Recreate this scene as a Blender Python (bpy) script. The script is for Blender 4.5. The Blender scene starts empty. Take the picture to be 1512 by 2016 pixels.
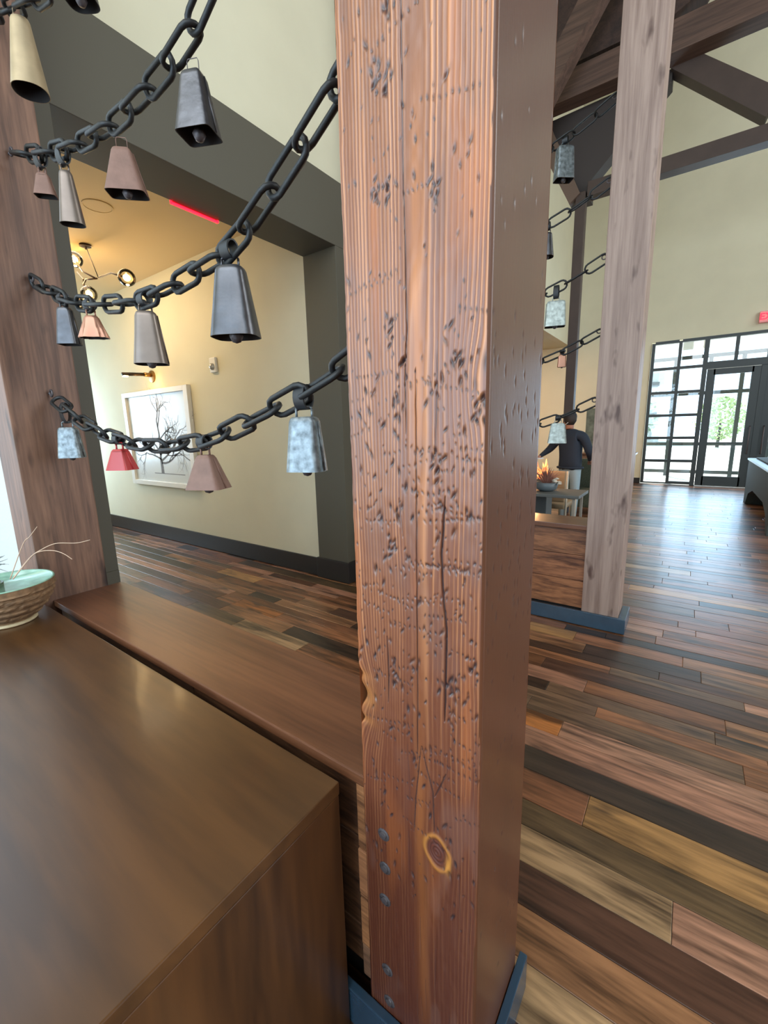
import bpy, bmesh, math, random
import numpy as np
from mathutils import Vector, Matrix
R = math.radians
S = bpy.context.scene
COL = S.collection
random.seed(7)

# ------------------------------------------------------------------ camera
cd = bpy.data.cameras.new('camera'); cam = bpy.data.objects.new('camera', cd); COL.objects.link(cam)
cd.sensor_fit = 'VERTICAL'; cd.sensor_height = 36.0; cd.lens = 834.7 / 2016 * 36
cd.clip_start = 0.02; cd.clip_end = 400
RX, UP, BK = (0.8149, 0.5791, -0.0233), (-0.0910, 0.1676, 0.9816), (0.5724, -0.7978, 0.1893)
cam.matrix_world = Matrix(((RX[0], UP[0], BK[0], 0), (RX[1], UP[1], BK[1], 0), (RX[2], UP[2], BK[2], 1.63), (0, 0, 0, 1)))
S.camera = cam
# ------------------------------------------------------------------ colour, world
S.view_settings.view_transform = 'Standard'
try: S.view_settings.look = 'None'
except Exception: pass
S.view_settings.gamma = 1.0
S.view_settings.use_curve_mapping = False
S.view_settings.exposure = 0.0
try:
    S.cycles.use_denoising = True
    S.cycles.max_bounces = 8; S.cycles.diffuse_bounces = 4; S.cycles.glossy_bounces = 4
    S.cycles.sample_clamp_indirect = 6.0
    S.cycles.caustics_reflective = False; S.cycles.caustics_refractive = False
except Exception: pass
W = bpy.data.worlds.new('sky'); S.world = W; W.use_nodes = True
bgn = W.node_tree.nodes['Background']
bgn.inputs[0].default_value = (0.62, 0.82, 1.0, 1); bgn.inputs[1].default_value = 3.4
def area(name, loc, target, sx, sy, power, col):
    l = bpy.data.lights.new(name, 'AREA'); l.shape = 'RECTANGLE'; l.size = sx; l.size_y = sy; l.energy = power; l.color = col
    o = bpy.data.objects.new(name, l); COL.objects.link(o); o.location = loc
    o.rotation_euler = (Vector(target) - Vector(loc)).to_track_quat('-Z', 'Y').to_euler()
    return o
def point(name, loc, power, col, r=0.05):
    l = bpy.data.lights.new(name, 'POINT'); l.energy = power; l.color = col; l.shadow_soft_size = r
    o = bpy.data.objects.new(name, l); COL.objects.link(o); o.location = loc; return o
sl = bpy.data.lights.new('sun', 'SUN'); sl.energy = 16; sl.angle = 0.01; sl.color = (1, .95, .86)
so = bpy.data.objects.new('sun', sl); COL.objects.link(so); so.rotation_euler = (R(38), R(8), R(200))
# daylight through the windows in the wall behind the camera, the right hand wall and the clerestory
area('window_light_back', (-1.6, -4.3, 2.2), (-1.6, 4, 1.6), 5.0, 3.2, 190, (.62, .82, 1))
area('window_light_right', (7.8, 3, 3.0), (0, 4, 2.4), 6.0, 3.6, 190, (1, .93, .84))
area('window_light_high', (0.5, -4.3, 6.6), (0.5, 6, 5.4), 9.0, 3.6, 360, (1, .97, .90))
area('window_light_right_high', (7.8, 7, 7.5), (-3, 8, 6.0), 8.0, 3.0, 420, (1, .97, .88))
area('alcove_fill_light', (-9.8, 2.1, 1.9), (-5.5, 3.3, .7), 1.8, 1.6, 90, (.58, .80, 1))  # added area light for the bluish patch low on the alcove wall
area('door_daylight', (0.9, 13.6, 1.9), (0.6, 0, 1.2), 2.6, 3.2, 105, (.48, .74, 1))

# ------------------------------------------------------------------ materials
def lin(c):
    o = []
    for v in c:
        v = v / 255.0
        o.append(v / 12.92 if v <= 0.04045 else ((v + 0.055) / 1.055) ** 2.4)
    return tuple(o) + (1,)
MATS = {}
def mat(name, c, rough=.6, metal=0, spec=.5, emit=None, es=0, alpha=None, bump=0, bscale=40, var=0, vscale=6, coat=0):
    if name in MATS: return MATS[name]
    m = bpy.data.materials.new(name); m.use_nodes = True; nt = m.node_tree; b = nt.nodes['Principled BSDF']
    b.inputs['Base Color'].default_value = lin(c); b.inputs['Roughness'].default_value = rough
    b.inputs['Metallic'].default_value = metal; b.inputs['Specular IOR Level'].default_value = spec
    b.inputs['Coat Weight'].default_value = coat; b.inputs['Coat Roughness'].default_value = .15
    if emit is not None:
        b.inputs['Emission Color'].default_value = lin(emit); b.inputs['Emission Strength'].default_value = es
    if var or bump:
        tc = nt.nodes.new('ShaderNodeTexCoord')
        n = nt.nodes.new('ShaderNodeTexNoise'); n.inputs['Scale'].default_value = vscale; n.inputs['Detail'].default_value = 6
        nt.links.new(tc.outputs['Object'], n.inputs['Vector'])
        if var:
            r = nt.nodes.new('ShaderNodeValToRGB'); L = lin(c)
            r.color_ramp.elements[0].position = .3; r.color_ramp.elements[1].position = .7
            r.color_ramp.elements[0].color = tuple(x * (1 - var) for x in L[:3]) + (1,)
            r.color_ramp.elements[1].color = tuple(min(1, x * (1 + var)) for x in L[:3]) + (1,)
            nt.links.new(n.outputs['Fac'], r.inputs['Fac']); nt.links.new(r.outputs['Color'], b.inputs['Base Color'])
        if bump:
            n2 = nt.nodes.new('ShaderNodeTexNoise'); n2.inputs['Scale'].default_value = bscale; n2.inputs['Detail'].default_value = 5
            nt.links.new(tc.outputs['Object'], n2.inputs['Vector'])
            bp = nt.nodes.new('ShaderNodeBump'); bp.inputs['Strength'].default_value = bump; bp.inputs['Distance'].default_value = .004
            nt.links.new(n2.outputs['Fac'], bp.inputs['Height']); nt.links.new(bp.outputs['Normal'], b.inputs['Normal'])
    MATS[name] = m; return m
def wood(name, c1, c2, axis='Z', scale=14, stretch=.06, rough=.45, bump=.25, attr=None, coat=0, dark=None, pits=0):
    """grain runs along axis; attr: a colour attribute multiplies in"""
    if name in MATS: return MATS[name]
    m = bpy.data.materials.new(name); m.use_nodes = True; nt = m.node_tree; N = nt.nodes; Lk = nt.links
    b = N['Principled BSDF']; b.inputs['Roughness'].default_value = rough; b.inputs['Coat Weight'].default_value = coat
    b.inputs['Coat Roughness'].default_value = .12
    tc = N.new('ShaderNodeTexCoord'); mp = N.new('ShaderNodeMapping')
    sc = [1, 1, 1]; sc['XYZ'.index(axis)] = stretch; mp.inputs['Scale'].default_value = sc
    src = tc.outputs['Object']
    if attr:
        at = N.new('ShaderNodeAttribute'); at.attribute_name = attr
        # shift the grain from board to board with the attribute's alpha
        mu = N.new('ShaderNodeVectorMath'); mu.operation = 'SCALE'; mu.inputs[0].default_value = (17, 31, 23)
        Lk.new(at.outputs['Alpha'], mu.inputs['Scale'])
        ad = N.new('ShaderNodeVectorMath'); ad.operation = 'ADD'; Lk.new(src, ad.inputs[0]); Lk.new(mu.outputs[0], ad.inputs[1]); src = ad.outputs[0]
    Lk.new(src, mp.inputs['Vector'])
    n1 = N.new('ShaderNodeTexNoise'); n1.inputs['Scale'].default_value = scale; n1.inputs['Detail'].default_value = 5; n1.inputs['Distortion'].default_value = 1.2
    n2 = N.new('ShaderNodeTexNoise'); n2.inputs['Scale'].default_value = scale * 7; n2.inputs['Detail'].default_value = 4
    Lk.new(mp.outputs[0], n1.inputs['Vector']); Lk.new(mp.outputs[0], n2.inputs['Vector'])
    mx = N.new('ShaderNodeMath'); mx.operation = 'MULTIPLY_ADD'; mx.inputs[1].default_value = .35
    Lk.new(n2.outputs['Fac'], mx.inputs[0]); 
    m7 = N.new('ShaderNodeMath'); m7.operation = 'MULTIPLY'; m7.inputs[1].default_value = .65; Lk.new(n1.outputs['Fac'], m7.inputs[0]); Lk.new(m7.outputs[0], mx.inputs[2])
    rp = N.new('ShaderNodeValToRGB'); e = rp.color_ramp.elements
    e[0].position = .36; e[0].color = lin(c1); e[1].position = .62; e[1].color = lin(c2)
    Lk.new(mx.outputs[0], rp.inputs['Fac']); out = rp.outputs['Color']
    if attr:
        mm = N.new('ShaderNodeMix'); mm.data_type = 'RGBA'; mm.blend_type = 'MULTIPLY'; mm.inputs[0].default_value = 1
        Lk.new(out, mm.inputs[6]); Lk.new(at.outputs['Color'], mm.inputs[7]); out = mm.outputs[2]
    if dark or pits:
        n3 = N.new('ShaderNodeTexNoise'); n3.inputs['Scale'].default_value = pits or 3; n3.inputs['Detail'].default_value = 3
        mp3 = N.new('ShaderNodeMapping'); s3 = [1, 1, 1]; s3['XYZ'.index(axis)] = .3; mp3.inputs['Scale'].default_value = s3
        Lk.new(src, mp3.inputs['Vector']); Lk.new(mp3.outputs[0], n3.inputs['Vector'])
        r3 = N.new('ShaderNodeValToRGB'); r3.color_ramp.elements[0].position = .60; r3.color_ramp.elements[1].position = .72
        Lk.new(n3.outputs['Fac'], r3.inputs['Fac'])
        m3 = N.new('ShaderNodeMix'); m3.data_type = 'RGBA'; m3.blend_type = 'MIX'
        Lk.new(r3.outputs['Color'], m3.inputs[0]); Lk.new(out, m3.inputs[6]); m3.inputs[7].default_value = lin(dark or (40, 22, 14)); out = m3.outputs[2]
    Lk.new(out, b.inputs['Base Color'])
    bp = N.new('ShaderNodeBump'); bp.inputs['Strength'].default_value = bump; bp.inputs['Distance'].default_value = .002
    Lk.new(n2.outputs['Fac'], bp.inputs['Height']); Lk.new(bp.outputs['Normal'], b.inputs['Normal'])
    MATS[name] = m; return m

# ------------------------------------------------------------------ object helpers
def empty(name, loc=(0, 0, 0), parent=None):
    o = bpy.data.objects.new(name, None); COL.objects.link(o); o.location = loc; o.empty_display_size = .05
    if parent: o.parent = parent
    return o
def tag(o, label=None, cat=None, group=None, kind=None):
    if label: o['label'] = label
    if cat: o['category'] = cat
    if group: o['group'] = group
    if kind: o['kind'] = kind
    return o
def link(name, me, m=None, parent=None, smooth=False):
    o = bpy.data.objects.new(name, me); COL.objects.link(o)
    if m is not None and not me.materials:
        for x in (m if isinstance(m, (list, tuple)) else [m]): me.materials.append(x)
    if parent: o.parent = parent
    if smooth: me.shade_smooth()
    return o
class MB:
    def __init__(s): s.v = []; s.f = []; s.c = []
    def add(s, vs, fs):
        k = len(s.v); s.v += [tuple(v) for v in vs]; s.f += [tuple(i + k for i in f) for f in fs]; return s
    def box(s, x0, x1, y0, y1, z0, z1, c=0.0):
        """box; with c > 0 the edges are chamfered"""
        if x0 > x1: x0, x1 = x1, x0
        if y0 > y1: y0, y1 = y1, y0
        if z0 > z1: z0, z1 = z1, z0
        if c <= 0:
            return s.add([(x, y, z) for z in (z0, z1) for y in (y0, y1) for x in (x0, x1)],
                         [(0, 2, 3, 1), (4, 5, 7, 6), (0, 1, 5, 4), (2, 6, 7, 3), (0, 4, 6, 2), (1, 3, 7, 5)])
        c = min(c, (x1 - x0) * .45, (y1 - y0) * .45, (z1 - z0) * .45)
        bm = bmesh.new(); bmesh.ops.create_cube(bm, size=1)
        for v in bm.verts: v.co = ((x0 + x1) / 2 + v.co.x * (x1 - x0), (y0 + y1) / 2 + v.co.y * (y1 - y0), (z0 + z1) / 2 + v.co.z * (z1 - z0))
        bmesh.ops.bevel(bm, geom=bm.edges[:], offset=c, segments=2, affect='EDGES', profile=.6)
        bm.verts.index_update(); s.add([v.co[:] for v in bm.verts], [[v.index for v in f.verts] for f in bm.faces]); bm.free(); return s
    def poly(s, pts, axis, a, b):
        """prism of a 2d polygon; axis = normal axis; pts in the remaining two axes"""
        n = len(pts); vs = []
        for t in (a, b):
            for p in pts:
                vs.append({0: (t, p[0], p[1]), 1: (p[0], t, p[1]), 2: (p[0], p[1], t)}[axis])
        return s.add(vs, [tuple(range(n)), tuple(range(2 * n - 1, n - 1, -1))] + [(i, (i + 1) % n, n + (i + 1) % n, n + i) for i in range(n)])
    def tube(s, pts, r, n=8, closed=False, caps=True):
        pts = [Vector(p) for p in pts]; m = len(pts); rs = r if isinstance(r, (list, tuple)) else [r] * m
        k = len(s.v); up = None; rings = []
        for i, p in enumerate(pts):
            a = pts[(i - 1) % m] if (closed or i > 0) else p; b = pts[(i + 1) % m] if (closed or i < m - 1) else p
            t = (b - a).normalized()
            if up is None: up = t.orthogonal().normalized()
            up = (up - t * up.dot(t)).normalized(); w = t.cross(up)
            rings.append([p + (up * math.cos(2 * math.pi * j / n) + w * math.sin(2 * math.pi * j / n)) * rs[i] for j in range(n)])
        vs = [v for q in rings for v in q]; fs = []
        for i in range(m if closed else m - 1):
            i2 = (i + 1) % m
            for j in range(n): fs.append((i * n + j, i * n + (j + 1) % n, i2 * n + (j + 1) % n, i2 * n + j))
        if caps and not closed: fs += [tuple(range(n - 1, -1, -1)), tuple((m - 1) * n + j for j in range(n))]
        return s.add(vs, fs)
    def lathe(s, prof, c=(0, 0, 0), n=24, M=None):
        vs = []; fs = []
        for r, z in prof:
            for j in range(n):
                a = 2 * math.pi * j / n; p = Vector((r * math.cos(a), r * math.sin(a), z))
                if M: p = M @ p
                vs.append((p.x + c[0], p.y + c[1], p.z + c[2]))
        for i in range(len(prof) - 1):
            for j in range(n): fs.append((i * n + j, i * n + (j + 1) % n, (i + 1) * n + (j + 1) % n, (i + 1) * n + j))
        fs.append(tuple(range(n - 1, -1, -1))); fs.append(tuple((len(prof) - 1) * n + j for j in range(n)))
        return s.add(vs, fs)
    def build(s, name, m, parent=None, smooth=False, auto=False):
        me = bpy.data.meshes.new(name); me.from_pydata(s.v, [], s.f)
        o = link(name, me, m, parent)
        bm = bmesh.new(); bm.from_mesh(me); bmesh.ops.recalc_face_normals(bm, faces=bm.faces[:])
        if auto:
            for f in bm.faces: f.smooth = True
            for e in bm.edges: e.smooth = len(e.link_faces) == 2 and e.calc_face_angle(0) < R(38)
        bm.to_mesh(me); bm.free()
        if smooth: me.shade_smooth()
        return o
def bx(name, x0, x1, y0, y1, z0, z1, m, parent=None, c=0):
    return MB().box(x0, x1, y0, y1, z0, z1, c).build(name, m, parent)
def struct(name, mb, m, label=None, cat=None):
    o = mb.build(name, m); o['kind'] = 'structure'
    if label: o['label'] = label
    if cat: o['category'] = cat
    return o

# ------------------------------------------------------------------ palette
cream = mat('cream_plaster', (214, 208, 182), .85, bump=.12, bscale=220, var=.03, vscale=2)
white_pl = mat('white_plaster', (200, 206, 204), .85, bump=.5, bscale=60)
taupe = mat('taupe_paint', (80, 75, 62), .6, bump=.05, bscale=160)
darkbase = mat('dark_baseboard', (38, 34, 32), .45)
amber_ceil = mat('alcove_ceiling_paint', (208, 184, 138), .8, bump=.05, bscale=200)
roofwood = wood('dark_roof_wood', (38, 24, 20), (62, 42, 34), 'Y', 8, .06, .7, .2)
beamwood = wood('brown_beam_wood', (62, 44, 36), (94, 70, 58), 'X', 9, .05, .65, .3)
steel = mat('dark_bronze_steel', (66, 52, 46), .55, metal=.2, var=.1)
blacksteel = mat('black_door_frame', (46, 54, 56), .45)
kick = mat('sky_tinted_kick_plate', (46, 68, 86), .26, spec=.7, var=.12, vscale=9, bump=.15, bscale=30)  # dark navy gloss with blue sky reflection mixed into the base colour
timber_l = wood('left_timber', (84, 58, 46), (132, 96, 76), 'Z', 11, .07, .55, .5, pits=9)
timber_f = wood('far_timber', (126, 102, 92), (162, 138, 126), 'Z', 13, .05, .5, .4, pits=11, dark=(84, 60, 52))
capw = wood('cap_board_wood', (78, 46, 30), (112, 70, 46), 'X', 10, .05, .38, .3, coat=.15)
rough_b = wood('rough_sawn_board', (78, 48, 32), (160, 112, 78), 'X', 16, .12, .6, .7, attr='tone')
consolew = wood('console_walnut', (72, 46, 24), (98, 64, 34), 'X', 5, .12, .36, .05, coat=.12)
consoleend = wood('console_end_walnut', (52, 31, 17), (92, 58, 30), 'Z', 5, .1, .33, .05, coat=.15)
floorw = wood('floor_plank_wood', (118, 112, 108), (255, 250, 244), 'X', 10, .09, .34, .2, attr='tone', coat=.12, dark=(44, 32, 26), pits=7)
iron = mat('black_iron_chain', (46, 47, 48), .5, metal=.45, bump=.3, bscale=60)
iron2 = mat('dark_iron_bell', (86, 86, 90), .33, metal=.75, var=.25, vscale=14, bump=.3, bscale=30)
brownmetal = mat('brown_steel_bell', (118, 106, 98), .36, metal=.6, var=.15, vscale=12, bump=.15, bscale=30)
rust = mat('rusty_brown_bell', (124, 94, 82), .6, metal=.25, var=.15, vscale=20, bump=.3, bscale=60)
galv = mat('galvanised_bell', (120, 128, 132), .42, metal=.6, var=.5, vscale=48, bump=.5, bscale=40)
galv_l = mat('pale_galvanised_bell', (176, 186, 182), .5, metal=.3, var=.38, vscale=34, bump=.5, bscale=40)
tanm = mat('tan_brass_bell', (176, 156, 124), .5, metal=.4, var=.15, vscale=12)
copper = mat('copper_fluted_bell', (168, 122, 100), .35, metal=.6, var=.12, vscale=10)
redm = mat('red_painted_bell', (176, 52, 54), .35, spec=.6)
reddark = mat('dark_inside', (32, 28, 28), .8)
rubber = mat('black_rubber_strap', (26, 29, 34), .5)
zinc = mat('bolt_metal', (92, 86, 88), .5, metal=.5, bump=.6, bscale=80, var=.2)

# ------------------------------------------------------------------ room shell
ROOF = 12.0
struct('wall_back', MB().box(-10, -4.3, -4.7, -4.5, 0, ROOF).box(1.2, 8.2, -4.7, -4.5, 0, 4.7).box(-4.3, 1.2, -4.7, -4.5, 0, .5)
       .box(-4.3, 1.2, -4.7, -4.5, 4.0, 4.7).box(-4.3, 8.2, -4.7, -4.5, 8.5, ROOF), cream)
struct('wall_right', MB().box(8, 8.2, -4.5, 13.85, 0, 1.0).box(8, 8.2, -4.5, 13.85, 5.0, 6.0).box(8, 8.2, -4.5, 13.85, 9.0, ROOF).box(8, 8.2, -4.5, 0, 1, 5).box(8, 8.2, 6.4, 13.85, 1, 5).box(8, 8.2, -4.5, 3, 6, 9).box(8, 8.2, 11, 13.85, 6, 9), cream)
struct('wall_left', MB().box(-3.3, -3.1, .98, 13.85, 3.905, ROOF).box(-3.3, -3.1, -4.5, .98, 3.905, ROOF), cream)
struct('wall_alcove', MB().box(-10, -3.31, 3.36, 3.56, 0, 3.95), cream)
struct('wall_alcove_end', MB().box(-10.2, -10, .7, 1.2, 0, 3.95).box(-10.2, -10, 3.0, 3.56, 0, 3.95).box(-10.2, -10, 1.2, 3.0, 0, 1.1).box(-10.2, -10, 1.2, 3.0, 2.7, 3.95), cream)  # window opening added in this unseen wall for the bluish light
struct('wall_plaster', MB().box(-10, -2.957, .70, .90, 0, 3.95), white_pl)
struct('wall_far', MB().box(-9, -1.05, 13.85, 14.05, 0, ROOF).box(3.0, 8.2, 13.85, 14.05, 0, ROOF).box(-1.05, 3.0, 13.85, 14.05, 3.74, ROOF), cream)
struct('wall_lounge', MB().box(-8.2, -8, 3.56, 13.85, 0, 3.95), cream)
struct('ceiling', MB().box(-10.3, 8.3, -4.8, 14.1, ROOF, ROOF + .2), roofwood)
struct('ceiling_alcove', MB().box(-10.2, -3.2, .7, 3.56, 3.8, 3.9), amber_ceil)
struct('ceiling_lounge', MB().box(-8.2, -3.302, 3.56, 13.85, 3.905, 3.95), cream)
struct('baseboard_alcove', MB().box(-10, -3.31, 3.338, 3.36, .005, .215, .004), darkbase)
struct('baseboard_far', MB().box(-8, -1.05, 13.83, 13.85, .005, .15, .004), darkbase)
# taupe portal round the alcove opening
pt = empty('portal_frame', (-3.1, 3.33, 0)); tag(pt, 'dark taupe boxed portal of header and two jambs framing the alcove opening', 'portal')
def kid(o, p):
    o.parent = p; o.matrix_parent_inverse = p.matrix_world.inverted() if False else Matrix.Translation(-Vector(p.location)); return o
kid(MB().box(-3.31, -2.88, .966, 3.75, 3.346, 3.905, .004).build('header', taupe), pt)
kid(MB().box(-3.31, -2.88, 3.33, 3.75, .005, 3.346, .004).build('column', taupe), pt)
kid(MB().box(-3.31, -2.88, .966, 1.112, .8, 3.346, .004).box(-3.31, -2.88, .966, 1.112, 0.005, .8).build('jamb', taupe), pt)
kid(MB().box(-3.33, -2.86, 3.31, 3.77, .005, .235, .005).build('column_base', darkbase), pt)

# ------------------------------------------------------------------ floor: planks
fl = struct('floor', MB().box(-10.2, 8.2, -4.7, 14.05, -.06, -.012), mat('floor_gap', (24, 16, 11), .8))
rows = [round(-4.5 + .145 * i, 4) for i in range(33)] + [.27, .41, .56, .71, .80, .92, 1.071, 1.225, 1.377, 1.532, 1.662, 1.84, 1.997, 2.15, 2.292, 2.43, 2.53, 2.642, 2.79, 2.944, 3.04, 3.144, 3.30, 3.459, 3.57, 3.714, 3.86, 3.98, 4.107, 4.26, 4.45]
while rows[-1] < 13.8: rows.append(rows[-1] + random.choice((.10, .13, .13, .155, .18)))
P_ = dict(tan=(172, 140, 104), gold=(168, 126, 78), pink=(156, 112, 90), pinkl=(170, 126, 102), dark=(66, 46, 34), dkred=(86, 58, 44), olive=(96, 76, 52), grey=(112, 86, 66),
          brown=(122, 80, 52), brown2=(138, 92, 62), red=(128, 84, 58), orange=(172, 108, 56), black=(64, 50, 40), mid=(146, 104, 72))
keys = ['tan', 'pink', 'dark', 'dkred', 'olive', 'grey', 'brown', 'brown2', 'brown2', 'red', 'mid', 'pinkl', 'black', 'gold', 'brown', 'mid', 'pink']
fixed = {  # row start y -> [(x0, x1, colour)]
    .92: [(-.4, 3, 'tan'), (-3, -.4, 'dark')], 1.071: [(-.5, 1.2, 'mid'), (-2.2, -.5, 'brown')], 1.225: [(-.45, .95, 'dkred'), (-2, -.45, 'dark')],
    1.377: [(-.85, .098, 'tan'), (.098, 1.2, 'pinkl'), (-1.9, -.85, 'orange')], 1.532: [(-.7, .6, 'olive'), (.6, 1.6, 'dark'), (-1.85, -.7, 'brown')],
    1.662: [(-1.3, -.22, 'red'), (-.22, 1.3, 'gold'), (-2.45, -1.3, 'black')], 1.84: [(-1.35, .9, 'black'), (-2.2, -1.35, 'orange'), (-3.2, -2.2, 'grey')],
    1.997: [(-.95, 1.4, 'pink'), (-2.3, -.95, 'brown2'), (-3.1, -2.3, 'tan')], 2.15: [(-.434, 1.2, 'pinkl'), (-1.4, -.434, 'orange'), (-2.62, -1.4, 'dark'), (-3.5, -2.62, 'mid')],
    2.292: [(-.65, .35, 'grey'), (.35, 1.5, 'brown'), (-2.9, -1.6, 'brown2'), (-1.6, -.65, 'grey'), (-3.5, -2.9, 'orange')],
    2.43: [(-.3, .45, 'brown2'), (.45, 2, 'red'), (-1.2, -.3, 'grey'), (-2.6, -1.2, 'red')], 2.53: [(-.6, .25, 'grey'), (.25, 1.4, 'grey'), (-2.2, -.6, 'dark')],
    2.642: [(-.4, .3, 'brown'), (.3, 1.4, 'mid')], 2.79: [(-.7, .5, 'dkred'), (.5, 2, 'olive')], 2.944: [(-.3, .4, 'grey'), (-1.2, -.3, 'brown2')],
    3.144: [(-.5, .2, 'dark'), (.2, 1.5, 'grey')], 3.3: [(-.6, .1, 'brown2'), (.1, 1.2, 'mid')], 3.459: [(-.4, 1.0, 'dark')]}
planks = []
rf = random.Random(11)
def coverfill(y0, y1, x0, x1, cov):
    x = x0
    while x < x1 - .01:
        L = rf.uniform(.35, 1.35) if y0 < 5 else rf.uniform(.5, 1.5)
        xe = min(x1, x + L)
        if x1 - xe < .2: xe = x1
        planks.append((x, xe, y0, y1, rf.choice(keys))); x = xe
for i in range(len(rows) - 1):
    y0, y1 = rows[i], rows[i + 1]; fx = sorted(fixed.get(y0, []))
    cur = -10.0
    for a, b, k in fx:
        if a > cur + .001: coverfill(y0, y1, cur, a, 0)
        planks.append((a, b, y0, y1, k)); cur = b
    coverfill(y0, y1, cur, 8.0, 0)
def rank(p):
    x, y = (p[0] + p[1]) / 2, (p[2] + p[3]) / 2
    x = min(max(0 if p[0] < 0 < p[1] else x, p[0]), p[1])
    d = -.5724 * x + .7978 * y + .31
    if d < .3: return 0
    px = 756 + 834.7 * (.8149 * x + .5791 * y + .038) / d; py = 1008 + 834.7 * (.091 * x - .1676 * y + 1.6) / d
    if px < -150 or px > 1700 or py < 900 or py > 2300: return 0
    if x < -2.7 and y < 1: return 0
    if y < 1.03 and x < -.5: return 0
    if x < -3.4 and y > 3.36: return 0
    if -2.9 < x < -.3 and y > 3.6: return 0
    return (p[1] - p[0]) * (p[3] - p[2]) / d ** 3
ranked = sorted(planks, key=rank, reverse=True)
nsingle = sum(1 for p in ranked[:296] if rank(p) > 0)
stuff_v, stuff_f, stuff_t = [], [], []
for i, p in enumerate(ranked):
    x0, x1, y0, y1, k = p
    c = np.array(lin(P_[k])[:3]) * rf.uniform(.95, 1.25); al = rf.random()
    g = .0008; t = rf.uniform(-.0007, .0007); e = .0022
    vs = [(x0 + g, y0 + g, -.011), (x1 - g, y0 + g, -.011), (x1 - g, y1 - g, -.011), (x0 + g, y1 - g, -.011),
          (x0 + g, y0 + g, t - e * .6), (x1 - g, y0 + g, t - e * .6), (x1 - g, y1 - g, t - e * .6), (x0 + g, y1 - g, t - e * .6),
          (x0 + g + e, y0 + g + e, t), (x1 - g - e, y0 + g + e, t), (x1 - g - e, y1 - g - e, t), (x0 + g + e, y1 - g - e, t)]
    fs = [(0, 3, 2, 1), (8, 9, 10, 11)] + [(a + b, a + (b + 1) % 4, a + 4 + (b + 1) % 4, a + 4 + b) for a in (0, 4) for b in range(4)]
    if i < nsingle:
        me = bpy.data.meshes.new('plank'); me.from_pydata(vs, [], fs)
        ca = me.color_attributes.new('tone', 'FLOAT_COLOR', 'POINT'); ca.data.foreach_set('color', [*c, al] * 12)
        link('plank', me, floorw, fl)
    else:
        b0 = len(stuff_v); stuff_v += vs; stuff_f += [tuple(q + b0 for q in f) for f in fs]; stuff_t += [*c, al] * 12
me = bpy.data.meshes.new('small_planks'); me.from_pydata(stuff_v, [], stuff_f)
ca = me.color_attributes.new('tone', 'FLOAT_COLOR', 'POINT'); ca.data.foreach_set('color', stuff_t)
sp = link('small_planks', me, floorw, fl); sp['kind'] = 'stuff'

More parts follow.
